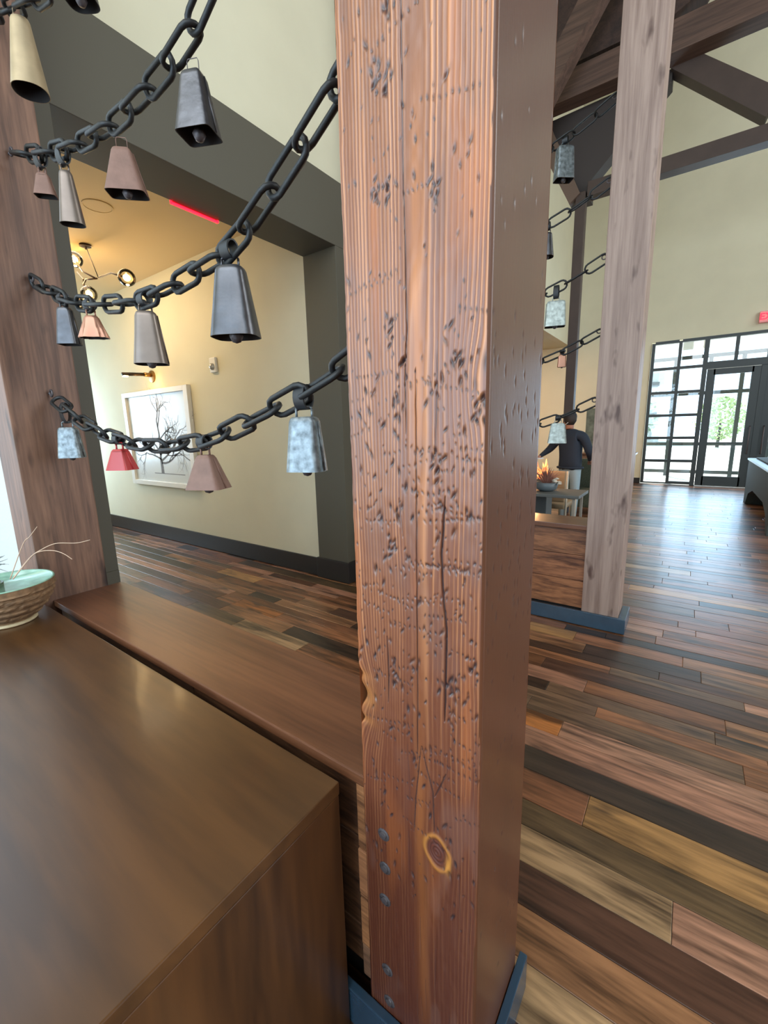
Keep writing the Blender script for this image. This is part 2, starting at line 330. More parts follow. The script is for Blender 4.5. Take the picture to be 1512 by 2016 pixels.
# ------------------------------------------------------------------ the main post: carved relief on its two seen faces
def vnoise(x, z, seed, fx, fz):
    rg = np.random.RandomState(seed); T = rg.rand(64, 512)
    X = x * fx; Z = z * fz; xi = np.floor(X).astype(int); zi = np.floor(Z).astype(int); a = X - xi; b = Z - zi
    a = a * a * (3 - 2 * a); b = b * b * (3 - 2 * b)
    g = lambda i, j: T[i % 64, j % 512]
    return (g(xi, zi) * (1 - a) + g(xi + 1, zi) * a) * (1 - b) + (g(xi, zi + 1) * (1 - a) + g(xi + 1, zi + 1) * a) * b - .5
def mainpost():
    root = empty('timber_post', (-.422, .8275, 0))
    tag(root, 'large foreground square timber post with pitted reddish-brown grain and a row of bolts', 'post')
    nu, nz = 250, 1180; Zt = 2.62; U = .30
    u = np.linspace(0, U, nu)[None, :].repeat(nz, 0); z = np.linspace(0, Zt, nz)[:, None].repeat(nu, 1)
    rg = np.random.RandomState(5)
    # --- grain phase, deflected round knots
    ud = u.copy()
    for (uk, zk, su, sz, am) in ((.204, .721, .035, .10, .75), (.296, 1.70, .04, .09, .8), (0, 1.03, .05, .10, .9), (.19, 1.42, .03, .12, .25)):
        w = np.exp(-((u - uk) / su) ** 2 - ((z - zk) / sz) ** 2); ud = ud - (u - uk) * w * am + (0 if uk else .018 * w * -1)
    ud = ud + .014 * vnoise(u, z, 1, 5, 1.6) + .007 * vnoise(u, z, 2, 18, 4) + .0016 * vnoise(u, z, 3, 60, 18)
    uu = np.linspace(-.1, .4, 2001)
    fr = 132 - 98 * np.exp(-((uu - .162) / .022) ** 2) - 40 / (1 + np.exp(-(uu - .15) / .01)) + 25 / (1 + np.exp(-(uu - .25) / .01))
    ph = np.cumsum(fr) * (uu[1] - uu[0]); phase = np.interp(ud, uu, ph) + 1.2 * vnoise(u, z, 4, 9, .9) + 2.2 * np.exp(-((u - .165) / .03) ** 2) * (vnoise(u, z, 6, 6, 2.4))
    s = phase - np.floor(phase); li = np.floor(phase).astype(int) % 97
    la, lb = rg.uniform(.35, 1.15, 97)[li], rg.uniform(.17, .40, 97)[li]
    prof = np.clip(1 - np.abs(s - .55) / lb, 0, 1) ** .8 * la * np.clip(.85 + 1.1 * vnoise(u, z, 14, 40, 2.2), .25, 1.2)           # raised hard line
    fine = vnoise(u, z, 7, 900, 14)
    amp = .55 + .9 * (vnoise(u, z, 8, 12, 1.5) + .35)
    amp = np.clip(amp, .12, 1.1) * (1 - .55 / (1 + np.exp((z - 1.0) / .12)))
    depth = (1 - prof) * .0011 * amp + .0007 * vnoise(u, z, 9, 90, 40)
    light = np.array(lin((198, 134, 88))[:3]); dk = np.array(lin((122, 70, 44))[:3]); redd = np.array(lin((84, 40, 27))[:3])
    lowred = 1 / (1 + np.exp((z - 1.12) / .24))  # redder wood low down; the dimmer light there is painted in too
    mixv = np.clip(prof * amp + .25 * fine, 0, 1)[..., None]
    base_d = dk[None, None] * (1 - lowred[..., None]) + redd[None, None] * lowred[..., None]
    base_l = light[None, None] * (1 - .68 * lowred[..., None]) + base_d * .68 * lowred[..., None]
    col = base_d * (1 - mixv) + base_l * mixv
    # broad orange flame in the middle, grey-purple stains
    fl_ = np.exp(-((ud - .165) / .014) ** 2)[..., None] * np.clip(.5 + 1.5 * vnoise(u, z, 10, 7, 3), 0, 1)[..., None] * (1 - .7 * lowred[..., None])
    col = col * (1 - .5 * fl_) + np.array(lin((214, 132, 62))[:3]) * .5 * fl_
    st = np.clip((vnoise(u, z, 11, 14, 5) + vnoise(u, z, 12, 40, 12) * .6) * 2.2 - .35, 0, .45)[..., None]
    col = col * (1 - st) + np.array(lin((110, 74, 62))[:3]) * st
    st2 = (np.clip(vnoise(u, z, 13, 26, 3) * 2 - .45, 0, .4) * (1 - .6 * lowred))[..., None]
    col = col * (1 - st2) + np.array(lin((196, 112, 56))[:3]) * st2
    dark = np.zeros_like(u)
    def dab(uc, zc, ru, rz, rot, dp, dkv, shp=1.0):
        i0, i1 = int((zc - .03) / Zt * nz), int((zc + .03) / Zt * nz) + 1; j0, j1 = int((uc - .02) / U * nu), int((uc + .02) / U * nu) + 1
        i0, j0 = max(i0, 0), max(j0, 0)
        if i0 >= min(i1, nz) or j0 >= min(j1, nu): return
        a = u[i0:i1, j0:j1] - uc; b = z[i0:i1, j0:j1] - zc; c, s_ = math.cos(rot), math.sin(rot)
        q = ((a * c + b * s_) / ru) ** 2 + ((-a * s_ + b * c) / rz) ** 2
        g = np.exp(-q * 1.1)
        depth[i0:i1, j0:j1] += dp * g; dark[i0:i1, j0:j1] = np.maximum(dark[i0:i1, j0:j1], dkv * np.clip(np.exp(-q * .9) * 1.4, 0, 1))
    # rows of tool marks
    for k in range(60):
        zc = rg.choice([rg.uniform(.95, 1.62), rg.uniform(.95, 1.62), rg.uniform(1.6, 2.3), rg.uniform(.75, 1.0)]); uc = rg.uniform(.005, .25); n = rg.randint(4, 12)
        sl_ = rg.uniform(-.25, .35); st_ = rg.uniform(.009, .013)
        for j in range(n):
            dab(uc + j * st_, zc + j * st_ * sl_ + rg.normal(0, .0012), rg.uniform(.0012, .0020), rg.uniform(.0022, .0045), rg.uniform(-.3, .8), rg.uniform(.0012, .0022), rg.uniform(.55, .95))
    for k in range(560):
        zc = rg.uniform(.55, 2.45) if k % 3 else rg.uniform(1.0, 1.75); uc = rg.uniform(.004, .296); b = rg.rand() ** 3
        dab(uc, zc, .0014 + .0022 * b, .0028 + .007 * b, rg.uniform(-.7, .5), .0014 + .0022 * b, rg.uniform(.5, 1))
    for k in range(16):                                             # clusters of deeper gouges
        zc = rg.uniform(1.0, 2.3); uc = rg.choice([rg.uniform(.08, .13), rg.uniform(.19, .26), rg.uniform(.27, .298)])
        for j in range(7): dab(uc + rg.normal(0, .006), zc + rg.normal(0, .016), .003, rg.uniform(.004, .009), rg.uniform(-.8, .4), .003, .9)
    def crack(pts, w, dp, dv=.95):
        zs = [p[1] for p in pts]; us = [p[0] for p in pts]; o = np.argsort(zs); zs = np.array(zs)[o]; us = np.array(us)[o]
        zz = z[:, 0]; m = (zz > zs[0]) & (zz < zs[-1]); uc = np.interp(zz, zs, us) + .0012 * vnoise(zz * 0, zz, 21, 1, 40)
        end = np.clip(np.minimum(zz - zs[0], zs[-1] - zz) / .05, 0, 1)
        g = np.exp(-((u - uc[:, None]) / (w * (.35 + .65 * end[:, None]))) ** 2) * m[:, None]
        np.copyto(depth, depth + dp * g); np.copyto(dark, np.maximum(dark, np.clip(g * 1.3, 0, 1) * dv))
    crack([(.139, 2.62), (.139, 2.08), (.143, 1.81), (.137, 1.72), (.139, 1.62)], .0011, .004)
    crack([(.160, 1.74), (.159, 1.38), (.158, 1.1), (.157, .93)], .0010, .004)
    crack([(.220, 1.51), (.213, 1.40), (.216, 1.33), (.224, 1.25), (.222, 1.12), (.221, 1.05)], .0019, .005)
    crack([(.168, .97), (.180, .92), (.194, .87), (.198, .77)], .0012, .003); crack([(.166, .97), (.152, .84), (.146, .74)], .0010, .003)
    crack([(.084, 1.20), (.086, 1.12), (.083, 1.04)], .0013, .003)
    crack([(.225, .93), (.212, .895), (.198, .86)], .0022, .003, .8)
    crack([(.12, 1.50), (.128, 1.42)], .0012, .002, .7); crack([(.205, 1.78), (.200, 1.58)], .0009, .002, .8)
    for w_ in range(26):                                             # thin dark grain checks low down
        uc = rg.uniform(.05, .29); zc = rg.uniform(.1, .9); crack([(uc, zc), (uc + rg.uniform(-.006, .006), zc + rg.uniform(.04, .16))], .0007, .0008, .5)
    # knots
    def knot(uk, zk, ru, rz, rot, cr=True):
        a = u - uk; b = z - zk; c, s_ = math.cos(rot), math.sin(rot); q = np.sqrt(((a * c + b * s_) / ru) ** 2 + ((-a * s_ + b * c) / rz) ** 2) + .35 * vnoise(u, z, 31, 34, 34)
        core = np.clip((1 - q) * 5, 0, 1)[..., None]; rim = np.exp(-((q - 1.15) / .16) ** 2)[..., None]
        rings = (.5 + .5 * np.sin(q * 22))[..., None]
        nonlocal col
        col = col * (1 - rim * .7) + np.array(lin((186, 122, 56))[:3]) * rim * .7
        col = col * (1 - core) + core * (np.array(lin((96, 50, 38))[:3]) * (1 - .5 * rings) + np.array(lin((58, 32, 30))[:3]) * .5 * rings)
        np.copyto(depth, depth + (core * rings * .0015)[..., 0] - (rim * .0015)[..., 0])
    knot(.203, .721, .027, .036, .5); 
    tail = np.exp(-((u - .231) / .006) ** 2 - ((z - .705) / .022) ** 2)[..., None]; col = col * (1 - tail * .7) + np.array(lin((206, 140, 62))[:3]) * tail * .7
    dab(.298, 1.735, .010, .016, 0, .002, .75); dab(.290, 1.675, .007, .006, .3, .003, .9); dab(.275, 1.70, .005, .010, .2, .001, .4)
    dkc = np.array(lin((46, 36, 40))[:3])
    dd = dark[..., None] * .96; col = col * (1 - dd) + dkc * dd
    # gouged notch on the left arris
    nt_ = np.exp(-((z - 1.035) / .028) ** 2) * .85 + np.exp(-((z - .972) / .012) ** 2) * .45 + .35 * np.exp(-((z - 1.085) / .012) ** 2)
    near = np.clip(1 - u / .045, 0, 1)
    bark = (np.clip(nt_ * near * 2 - .5, 0, 1) * (.5 + vnoise(u, z, 41, 90, 70)))[..., None]
    lite = (np.clip(nt_ * 1.2, 0, 1) * np.clip(1 - u / .06, 0, 1))[..., None]
    col = col * (1 - lite * .7) + np.array(lin((196, 128, 58))[:3]) * lite * .7
    bark = np.clip(bark * 1.4, 0, .9); col = col * (1 - bark) + np.array(lin((60, 42, 44))[:3]) * bark
    depth += nt_ * near ** 2 * .012
    ush = nt_ * near * .017 + np.clip(1 - u / .03, 0, 1) * .0025 * (vnoise(u * 0, z, 51, 1, 9) + .6 * vnoise(u * 0, z, 52, 1, 60) + .3)
    ush = ush - np.clip((u - .27) / .03, 0, 1) * .002 * (vnoise(u * 0, z, 53, 1, 12) + .5)
    # rounded arrises
    er = .006
    for e_ in (u, U - u):
        d_ = np.clip(er - e_, 0, er); depth += er - np.sqrt(np.maximum(er * er - d_ * d_, 0))
    X = -.572 + u + ush; Y = .68 + depth
    verts = np.stack([X, Y, z], -1).reshape(-1, 3)
    idx = np.arange(nu * nz).reshape(nz, nu)
    f = np.stack([idx[:-1, :-1], idx[:-1, 1:], idx[1:, 1:], idx[1:, :-1]], -1).reshape(-1, 4)
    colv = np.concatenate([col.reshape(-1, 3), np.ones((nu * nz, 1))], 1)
    # right hand (+X) face grid
    n2, m2 = 110, 700
    w = np.linspace(0, .295, n2)[None, :].repeat(m2, 0); z2 = np.linspace(0, Zt, m2)[:, None].repeat(n2, 1)
    ph2 = w * 150 + 2 * vnoise(w, z2, 61, 10, 1); s2 = ph2 - np.floor(ph2); pr = np.clip(1 - np.abs(s2 - .5) / .4, 0, 1)
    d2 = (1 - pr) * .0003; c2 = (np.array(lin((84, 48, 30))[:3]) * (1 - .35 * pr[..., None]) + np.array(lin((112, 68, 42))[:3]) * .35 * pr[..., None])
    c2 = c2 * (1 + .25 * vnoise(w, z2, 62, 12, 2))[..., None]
    dk2 = np.zeros_like(w)
    for k in range(150):
        uc, zc = rg.uniform(.01, .29), rg.choice([rg.uniform(1.2, 1.8), rg.uniform(.3, 2.4)]); q = ((w - uc) / rg.uniform(.0016, .0026)) ** 2 + ((z2 - zc) / rg.uniform(.004, .010)) ** 2
        g = np.exp(-np.minimum(q, 50)); d2 += g * .0018; dk2 = np.maximum(dk2, g)
    c2 = c2 * (1 - .8 * dk2[..., None]) + dkc * .8 * dk2[..., None]
    for e_ in (w, .295 - w):
        d_ = np.clip(er - e_, 0, er); d2 += er - np.sqrt(np.maximum(er * er - d_ * d_, 0))
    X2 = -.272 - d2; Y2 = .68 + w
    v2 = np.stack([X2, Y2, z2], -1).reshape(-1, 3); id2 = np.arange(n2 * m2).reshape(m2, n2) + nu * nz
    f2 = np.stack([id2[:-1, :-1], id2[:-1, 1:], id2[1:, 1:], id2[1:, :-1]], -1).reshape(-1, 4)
    o3 = nu * nz + n2 * m2
    x0, x1, y0, y1 = -.569, -.273, .682, .974
    v3 = np.array([(x0, y0, 0), (x1, y0, 0), (x1, y1, 0), (x0, y1, 0), (x0, y0, Zt), (x1, y0, Zt), (x1, y1, Zt), (x0, y1, Zt), (x0, y0, 6.7), (x1, y0, 6.7), (x1, y1, 6.7), (x0, y1, 6.7)])
    f3 = [(3, 0, 4, 7), (2, 3, 7, 6), (4, 5, 9, 8), (5, 6, 10, 9), (6, 7, 11, 10), (7, 4, 8, 11), (8, 9, 10, 11), (3, 2, 1, 0)]
    c3 = np.tile(np.array([*lin((150, 92, 58))[:3], 1.0]), (12, 1))
    # inside liner so nothing shows through the seam at the arris
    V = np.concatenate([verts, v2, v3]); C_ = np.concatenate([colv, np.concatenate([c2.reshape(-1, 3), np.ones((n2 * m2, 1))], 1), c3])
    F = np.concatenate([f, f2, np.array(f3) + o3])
    me = bpy.data.meshes.new('post_timber'); me.vertices.add(len(V)); me.vertices.foreach_set('co', V.astype(np.float32).ravel())
    me.loops.add(len(F) * 4); me.loops.foreach_set('vertex_index', F.ravel().astype(np.int32))
    me.polygons.add(len(F)); me.polygons.foreach_set('loop_start', np.arange(0, len(F) * 4, 4, dtype=np.int32))
    me.update(); me.validate()
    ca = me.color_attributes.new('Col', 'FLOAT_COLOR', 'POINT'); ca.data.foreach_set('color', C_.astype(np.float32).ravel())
    me.shade_smooth()
    m = bpy.data.materials.new('pitted_fir_timber'); m.use_nodes = True; nt = m.node_tree; b = nt.nodes['Principled BSDF']
    at = nt.nodes.new('ShaderNodeAttribute'); at.attribute_name = 'Col'; nt.links.new(at.outputs['Color'], b.inputs['Base Color'])
    b.inputs['Roughness'].default_value = .42; b.inputs['Coat Weight'].default_value = .28; b.inputs['Coat Roughness'].default_value = .22
    tcn = nt.nodes.new('ShaderNodeTexCoord'); mpn = nt.nodes.new('ShaderNodeMapping'); mpn.inputs['Scale'].default_value = (1, 1, .03)
    nn = nt.nodes.new('ShaderNodeTexNoise'); nn.inputs['Scale'].default_value = 700; bp = nt.nodes.new('ShaderNodeBump'); bp.inputs['Strength'].default_value = .2; bp.inputs['Distance'].default_value = .0006
    nt.links.new(tcn.outputs['Object'], mpn.inputs[0]); nt.links.new(mpn.outputs[0], nn.inputs[0]); nt.links.new(nn.outputs[0], bp.inputs['Height']); nt.links.new(bp.outputs[0], b.inputs['Normal'])
    o = link('timber', me, m); kid(o, root)
    # bolt heads, sunk a little into the face
    rb = random.Random(3)
    for bx_, bz, rr in ((-.512, .679, .0165), (-.510, .583, .0165), (-.513, .485, .017), (-.512, .262, .017), (-.508, .160, .017)):
        prof = [(rr * 1.0, 0), (rr * 1.02, .004), (rr * .80, .0055), (rr * .78, .004), (rr * .62, .0045), (rr * .55, .008), (rr * .2, .0085), (.0005, .0085)]
        mb = MB().lathe(prof, (bx_, .6835, bz), 10, Matrix.Rotation(R(90), 3, 'X') @ Matrix.Rotation(rb.uniform(0, 1), 3, 'Z'))
        kid(mb.build('bolt_head', zinc, auto=True), root)
    return root
mainpost()

# ------------------------------------------------------------------ other posts
lp = empty('timber_post', (-2.805, .8275, 0)); tag(lp, 'brown timber post at the left edge holding the left ends of the bell chains', 'post')
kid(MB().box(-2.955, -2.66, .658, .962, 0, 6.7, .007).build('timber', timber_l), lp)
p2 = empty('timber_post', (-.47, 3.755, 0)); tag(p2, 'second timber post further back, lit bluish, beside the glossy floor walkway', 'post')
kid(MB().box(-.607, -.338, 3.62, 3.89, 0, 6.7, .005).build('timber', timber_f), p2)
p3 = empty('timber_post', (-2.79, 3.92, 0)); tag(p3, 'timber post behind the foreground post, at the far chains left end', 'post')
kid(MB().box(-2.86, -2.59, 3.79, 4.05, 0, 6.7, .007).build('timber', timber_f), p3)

# ------------------------------------------------------------------ half walls
def boards(root, x0, x1, y, zs, cols, seed):
    rr = random.Random(seed)
    for i in range(len(zs) - 1):
        x = x0
        while x < x1 - .02:
            L = rr.uniform(.7, 1.3); xe = min(x1, x + L)
            if x1 - xe < .3 or x1 - x0 < .1: xe = x1
            mb = MB().box(x + .001, xe - .001, y - rr.uniform(0, .004), y + .03, zs[i] + .002, zs[i + 1] - .002, .003)
            o = mb.build('board', rough_b); kid(o, root)
            me = o.data; ca = me.color_attributes.new('tone', 'FLOAT_COLOR', 'POINT')
            c = np.array(rr.choice(cols)) * rr.uniform(.85, 1.1); ca.data.foreach_set('color', [*c, rr.random()] * len(me.vertices))
            x = xe
hw = empty('half_wall', (-1.6, .86, 0)); tag(hw, 'low wood-clad half wall with flat cap joining the foreground post and the left post', 'half wall')
kid(MB().box(-2.66, -.573, .758, 1.0, 0, .755).build('core', darkbase), hw)
kid(MB().box(-2.66, -.568, .697, 1.035, .757, .79, .004).build('cap_board', capw), hw)
boards(hw, -2.66, -.618, .726, [.13, .26, .415, .56, .757], [(.5, .45, .4), (.4, .38, .35)], 4)  # set-back boards toned dark: the gap's shade is put into their colour
boards(hw, -.612, -.573, .702, [.13, .24, .40, .415, .56, .757], [(1.1, 1, .9), (.9, .85, .8), (1.25, 1.15, .95), (.8, .85, .95)], 4)
hw2 = empty('half_wall', (-1.6, 3.8, 0)); tag(hw2, 'low half wall of rough sawn boards beside the second timber post', 'half wall')
kid(MB().box(-2.59, -.607, 3.69, 3.95, 0, .80).build('core', darkbase), hw2)
kid(MB().box(-2.59, -.608, 3.635, 3.99, .80, .838, .004).build('cap_board', capw), hw2)
boards(hw2, -2.59, -.609, 3.66, [.125, .36, .58, .80], [(1.1, .95, .9), (.95, .85, .8), (1.2, 1.05, .95)], 9)
struct('trim_1', MB().box(-2.66, -.248, .656, .678, .004, .124, .003).box(-.270, -.248, .676, 1.008, .004, .124, .003), kick, 'dark kick plate round the foreground post, sky reflection tinted into its colour')
struct('trim_2', MB().box(-2.59, -.283, 3.592, 3.618, .004, .124, .003).box(-.336, -.283, 3.615, 3.91, .004, .124, .003), kick, 'dark kick plate at the second post, sky reflection tinted into its colour')

# ------------------------------------------------------------------ console
ct = empty('console_table', (-1.5, .33, 0)); tag(ct, 'brown walnut waterfall console with the birch bowl on its left end', 'console table')
TZ = .79
kid(MB().box(-2.62, -.622, -.02, .652, TZ - .035, TZ, .003).build('top', consolew), ct)
kid(MB().box(-.655, -.623, -.018, .650, .004, TZ - .036, .003).build('end_panel', consoleend), ct)
kid(MB().box(-2.61, -.656, .0, .02, .06, TZ - .036, .002).build('front_panel', consoleend), ct)
kid(MB().box(-2.61, -2.58, .02, .65, .004, TZ - .036, .002).build('side_panel', consoleend), ct)
kid(MB().box(-2.58, -.656, .625, .645, .06, TZ - .036, .002).build('back_panel', consoleend), ct)

# ------------------------------------------------------------------ chains
def curve_pts(ctrl, n=400):
    c = [ctrl[0]] + list(ctrl) + [ctrl[-1]]; out = []
    for i in range(1, len(c) - 2):
        p0, p1, p2_, p3_ = [np.array(q, float) for q in c[i - 1:i + 3]]
        for t in np.linspace(0, 1, n // (len(c) - 3), endpoint=False):
            out.append(.5 * ((2 * p1) + (-p0 + p2_) * t + (2 * p0 - 5 * p1 + 4 * p2_ - p3_) * t * t + (-p0 + 3 * p1 - 3 * p2_ + p3_) * t ** 3))
    out.append(np.array(ctrl[-1], float)); return np.array(out)
LINK_MESH = {}
def link_mesh(L, Wd, r):
    k = (L, Wd, r)
    if k in LINK_MESH: return LINK_MESH[k]
    a = L / 2 - Wd / 2; rr = Wd / 2 - r; pts = []
    for sgn in (1, -1):
        for j in range(7):
            t = math.pi * j / 6 - math.pi / 2
            pts.append((sgn * (a + rr * math.cos(t)), sgn * rr * math.sin(t) , 0))
    mb = MB().tube(pts, r, 8, closed=True); o = mb.build('link', iron, smooth=True); me = o.data; bpy.data.objects.remove(o)
    LINK_MESH[k] = me; return me
def chain(label, ctrl, Y, s0, roll, group, L=.170, Wd=.072, r=.0083, pitch=.1275, ends=True):
    P = curve_pts(ctrl)[::-1]                      # from the right end
    d = np.concatenate([[0], np.cumsum(np.hypot(*np.diff(P, axis=0).T))])
    at = lambda s: (np.interp(s, d, P[:, 0]), np.interp(s, d, P[:, 1]))
    x0, z0 = at(0); root = empty('bell_chain', (x0, Y, z0)); tag(root, label, 'chain', group)
    me = link_mesh(L, Wd, r); s = s0 + pitch / 2 + .005; k = 0
    while s < d[-1] - .05:
        x, z = at(s); xa, za = at(max(0, s - .05)); xb, zb = at(min(d[-1], s + .05))
        t = Vector((xa - xb, 0, za - zb)).normalized(); side = Vector((0, 1, 0)); up = t.cross(side).normalized()
        M = Matrix((t, up, t.cross(up))).transposed().to_4x4()
        M = Matrix.Translation((x - x0, 0, z - z0)) @ M @ Matrix.Rotation(R(roll + 90 * (k % 2) + random.uniform(-6, 6)), 4, 'X')
        o = bpy.data.objects.new('link', me); COL.objects.link(o); o.parent = root; o.matrix_local = M
        s += pitch; k += 1
    for e, (sx) in ((0, 1), (d[-1], -1)):
        x, z = at(e)
        mb = MB().tube([(x - x0 - sx * (.028 + .016 * math.cos(a)), 0, z - z0 + .016 * math.sin(a)) for a in np.linspace(0, 2 * math.pi, 12, endpoint=False)], .0045, 6, closed=True)
        mb.tube([(x - x0, 0, z - z0), (x - x0 - sx * .014, 0, z - z0)], .0055, 6)
        mb.build('eye_bolt', zinc, root, smooth=True)
    return at, P
CH = {}
nearc = 'bell chains between the left and foreground posts'
c1 = [(-2.66, 3.45), (-2.39, 3.33), (-2.0, 3.21), (-1.6, 3.17), (-1.2, 3.21), (-.9, 3.32), (-.572, 3.52)]
c2 = [(-2.66, 2.912), (-2.3, 2.79), (-1.975, 2.707), (-1.637, 2.662), (-1.27, 2.685), (-1.125, 2.745), (-.85, 2.88), (-.572, 3.04)]
c3 = [(-2.66, 2.383), (-2.28, 2.225), (-2.0, 2.155), (-1.63, 2.105), (-1.3, 2.12), (-1.118, 2.145), (-.912, 2.24), (-.70, 2.36), (-.572, 2.44)]
c4 = [(-2.66, 1.851), (-2.266, 1.69), (-1.97, 1.622), (-1.69, 1.592), (-1.342, 1.608), (-1.09, 1.665), (-.866, 1.728), (-.70, 1.786), (-.572, 1.845)]
CH[1] = chain('dark iron chain at the top left corner carrying the long tan bell', c1, .83, .02, 40, nearc)
CH[2] = chain('black iron chain crossing the upper left, second from the top', c2, .83, .06, 10, nearc)
CH[3] = chain('black iron chain carrying the largest dark bell and the fluted copper bell', c3, .83, .0175, 8, nearc)
CH[4] = chain('lowest near black iron chain, carrying the red bell', c4, .83, .035, 38, nearc)
farc = 'bell chains on the second timber post'
flabels = ['uppermost far iron chain under the roof truss, with a grey box bell', 'far iron chain, second from the top on the second post',
           'far iron chain carrying the square galvanised bell', 'far iron chain carrying the tiny copper bell', 'lowest far iron chain, carrying the pale mottled bell']
def farchain(zr):
    pts = []
    for t in np.linspace(0, 1, 9):
        x = -.609 + (-2.59 + .609) * t; pts.append((x, zr - .25 * (1 - (2 * t - 1) ** 2)))
    return pts[::-1]
for i, zr in enumerate((3.862, 3.345, 2.845, 2.332, 1.823)):
    CH[5 + i] = chain(flabels[i], farchain(zr), 3.92 if False else 3.75, .0, [70, 12, 15, 60, 20][i], farc, L=.185, Wd=.082, r=.0072, pitch=.155)

# ------------------------------------------------------------------ bells
def bell(label, X, zt, h, wb, db, wt, dt, ex, rel, m, cz=None, Y=.83, tilt=0, flute=0, clap=True, hang='strap', loopmat=None, camxy=(0, 0), flare=1.0, group='cow bells on the chains', side_m=None):
    """superellipse loft from (wt,dt) at the top to (wb,db) at the mouth; rel turns the wide face away from the camera bearing"""
    root = empty('cow_bell', (X, Y, zt)); tag(root, label, 'bell', group)
    ca_ = math.degrees(math.atan2(camxy[1] - Y, camxy[0] - X)); root.rotation_euler = (0, R(tilt), R(ca_ - rel + 90))
    n = 40; prof = [(0, .80), (.004, .93), (.012, 1.0)] + [(t * h, 1.0) for t in np.linspace(.1, 1, 9)]
    def ring(t, k, sh):
        f = max(0, min(1, t / h)) ** flare; w_ = (wt + (wb - wt) * f) / 2 * k - sh; d_ = (dt + (db - dt) * f) / 2 * k - sh; out = []
        for j in range(n):
            a = 2 * math.pi * (j + .5) / n; c, s_ = math.cos(a), math.sin(a)
            q = 1 + flute * f * math.cos(10 * a)
            out.append((w_ * math.copysign(abs(c) ** (2 / ex), c) * q, d_ * math.copysign(abs(s_) ** (2 / ex), s_) * q, -t))
        return out
    vs, rows_ = [], 0
    for t, k in prof: vs += ring(t, k, 0); rows_ += 1
    for t, k in prof[::-1][:-1]: vs += ring(t, k, .0022); rows_ += 1
    fs = [(i * n + j, i * n + (j + 1) % n, (i + 1) * n + (j + 1) % n, (i + 1) * n + j) for i in range(rows_ - 1) for j in range(n)]
    fs += [tuple(range(n)), tuple((rows_ - 1) * n + j for j in range(n))]
    o = MB().add(vs, fs).build('body', [m, reddark], root, auto=True)
    for i, p_ in enumerate(o.data.polygons):
        if len(p_.vertices) == 4 and min(p_.vertices) >= len(prof) * n: p_.material_index = 1
    if ex > 3.5:   # folded riveted side seams
        for sx in (1, -1):
            mb = MB(); pts0 = []
            for t in (.012, h * .5, h * .985):
                f = (t / h) ** flare; pts0.append((sx * ((wt + (wb - wt) * f) / 2 + .001), 0, -t))
            mb.tube(pts0, .0028, 6); mb.build('side_seam', m, o, smooth=True)
    body_ = o
    # hanger loop
    lw = min(wt * .62, .05); lh = .026 if hang != 'wire' else .035; lr = .0030 if hang != 'wire' else .0012
    pts = [(-lw / 2, 0, -.002), (-lw / 2, 0, lh * .8), (-lw / 2 * .8, 0, lh), (lw / 2 * .8, 0, lh), (lw / 2, 0, lh * .8), (lw / 2, 0, -.002)]
    mb = MB()
    if hang == 'strap': 
        for a, b in zip(pts[:-1], pts[1:]): mb.tube([a, b], lr * 1.2, 6)
    else: mb.tube(pts, lr, 6)
    mb.build('hanger_loop', loopmat or m, root, smooth=True)
    # band round the chain
    if cz is not None and hang in ('strap',):
        top = cz + .022 - zt; bot = lh - .008; rr_ = (top - bot) / 2; cc = (top + bot) / 2; bw = .019; vs = []; fs = []; K = 18
        ang = -(R(ca_ - rel + 90))   # the strap lies square to the chain
        for j in range(K):
            a = 2 * math.pi * j / K
            for (dx, dr) in ((-bw, 0), (bw, 0), (bw, -.0045), (-bw, -.0045)):
                yy = (.021 + dr) * math.cos(a); zz = (rr_ + dr) * math.sin(a) + cc
                vs.append((dx * math.cos(ang) - yy * math.sin(ang), dx * math.sin(ang) + yy * math.cos(ang), zz))
        for j in range(K):
            j2 = (j + 1) % K
            for q in range(4): fs.append((j * 4 + q, j * 4 + (q + 1) % 4, j2 * 4 + (q + 1) % 4, j2 * 4 + q))
        MB().add(vs, fs).build('strap', rubber, root, auto=True)
    if clap:
        mb = MB().tube([(0, 0, -.01), (0, 0, -h + .01)], .002, 6)
        r_ = min(wb, db) * .17 + .004
        mb.lathe([(.001, -r_), (r_ * .6, -r_ * .8), (r_, 0), (r_ * .6, r_ * .8), (.001, r_)], (0, 0, -h + r_ * .2), 10)
        mb.build('clapper', zinc, root, smooth=True)
    return root
def cz(i, X):
    P = CH[i][1]; return float(np.interp(X, P[::-1, 0], P[::-1, 1]))
B = bell
B('largest dark iron bell with a blue sheen, hanging before the cream wall', -1.115, 2.098, .19, .138, .10, .080, .055, 3.4, 24, iron2, cz(3, -1.115))
B('tall brown-grey steel bell hanging above the brass picture light', -1.615, 2.062, .178, .112, .08, .066, .045, 3.6, 14, brownmetal, cz(3, -1.615))
B('small fluted copper bell flaring wide, next to the left post', -2.055, 2.120, .086, .108, .06, .05, .03, 3, 20, copper, cz(3, -2.055), flute=.11, clap=False)
B('narrow blue-grey steel bell hanging before the left post', -2.31, 2.195, .155, .085, .065, .05, .04, 7, 30, iron2, cz(3, -2.31), clap=False)
B('black box bell hung on thin wire below the upper chain', -1.205, 2.606, .150, .105, .085, .055, .045, 8, 30, iron2, cz(2, -1.2), hang='wire', loopmat=zinc)
B('rusty rose-brown box bell in front of the dark header', -1.64, 2.575, .135, .125, .075, .055, .04, 7, 18, rust, cz(2, -1.64), hang='wire')
B('slim olive-grey conical bell hanging before the amber ceiling', -2.10, 2.660, .19, .088, .06, .042, .032, 2.6, 15, brownmetal, cz(2, -2.1), clap=False)
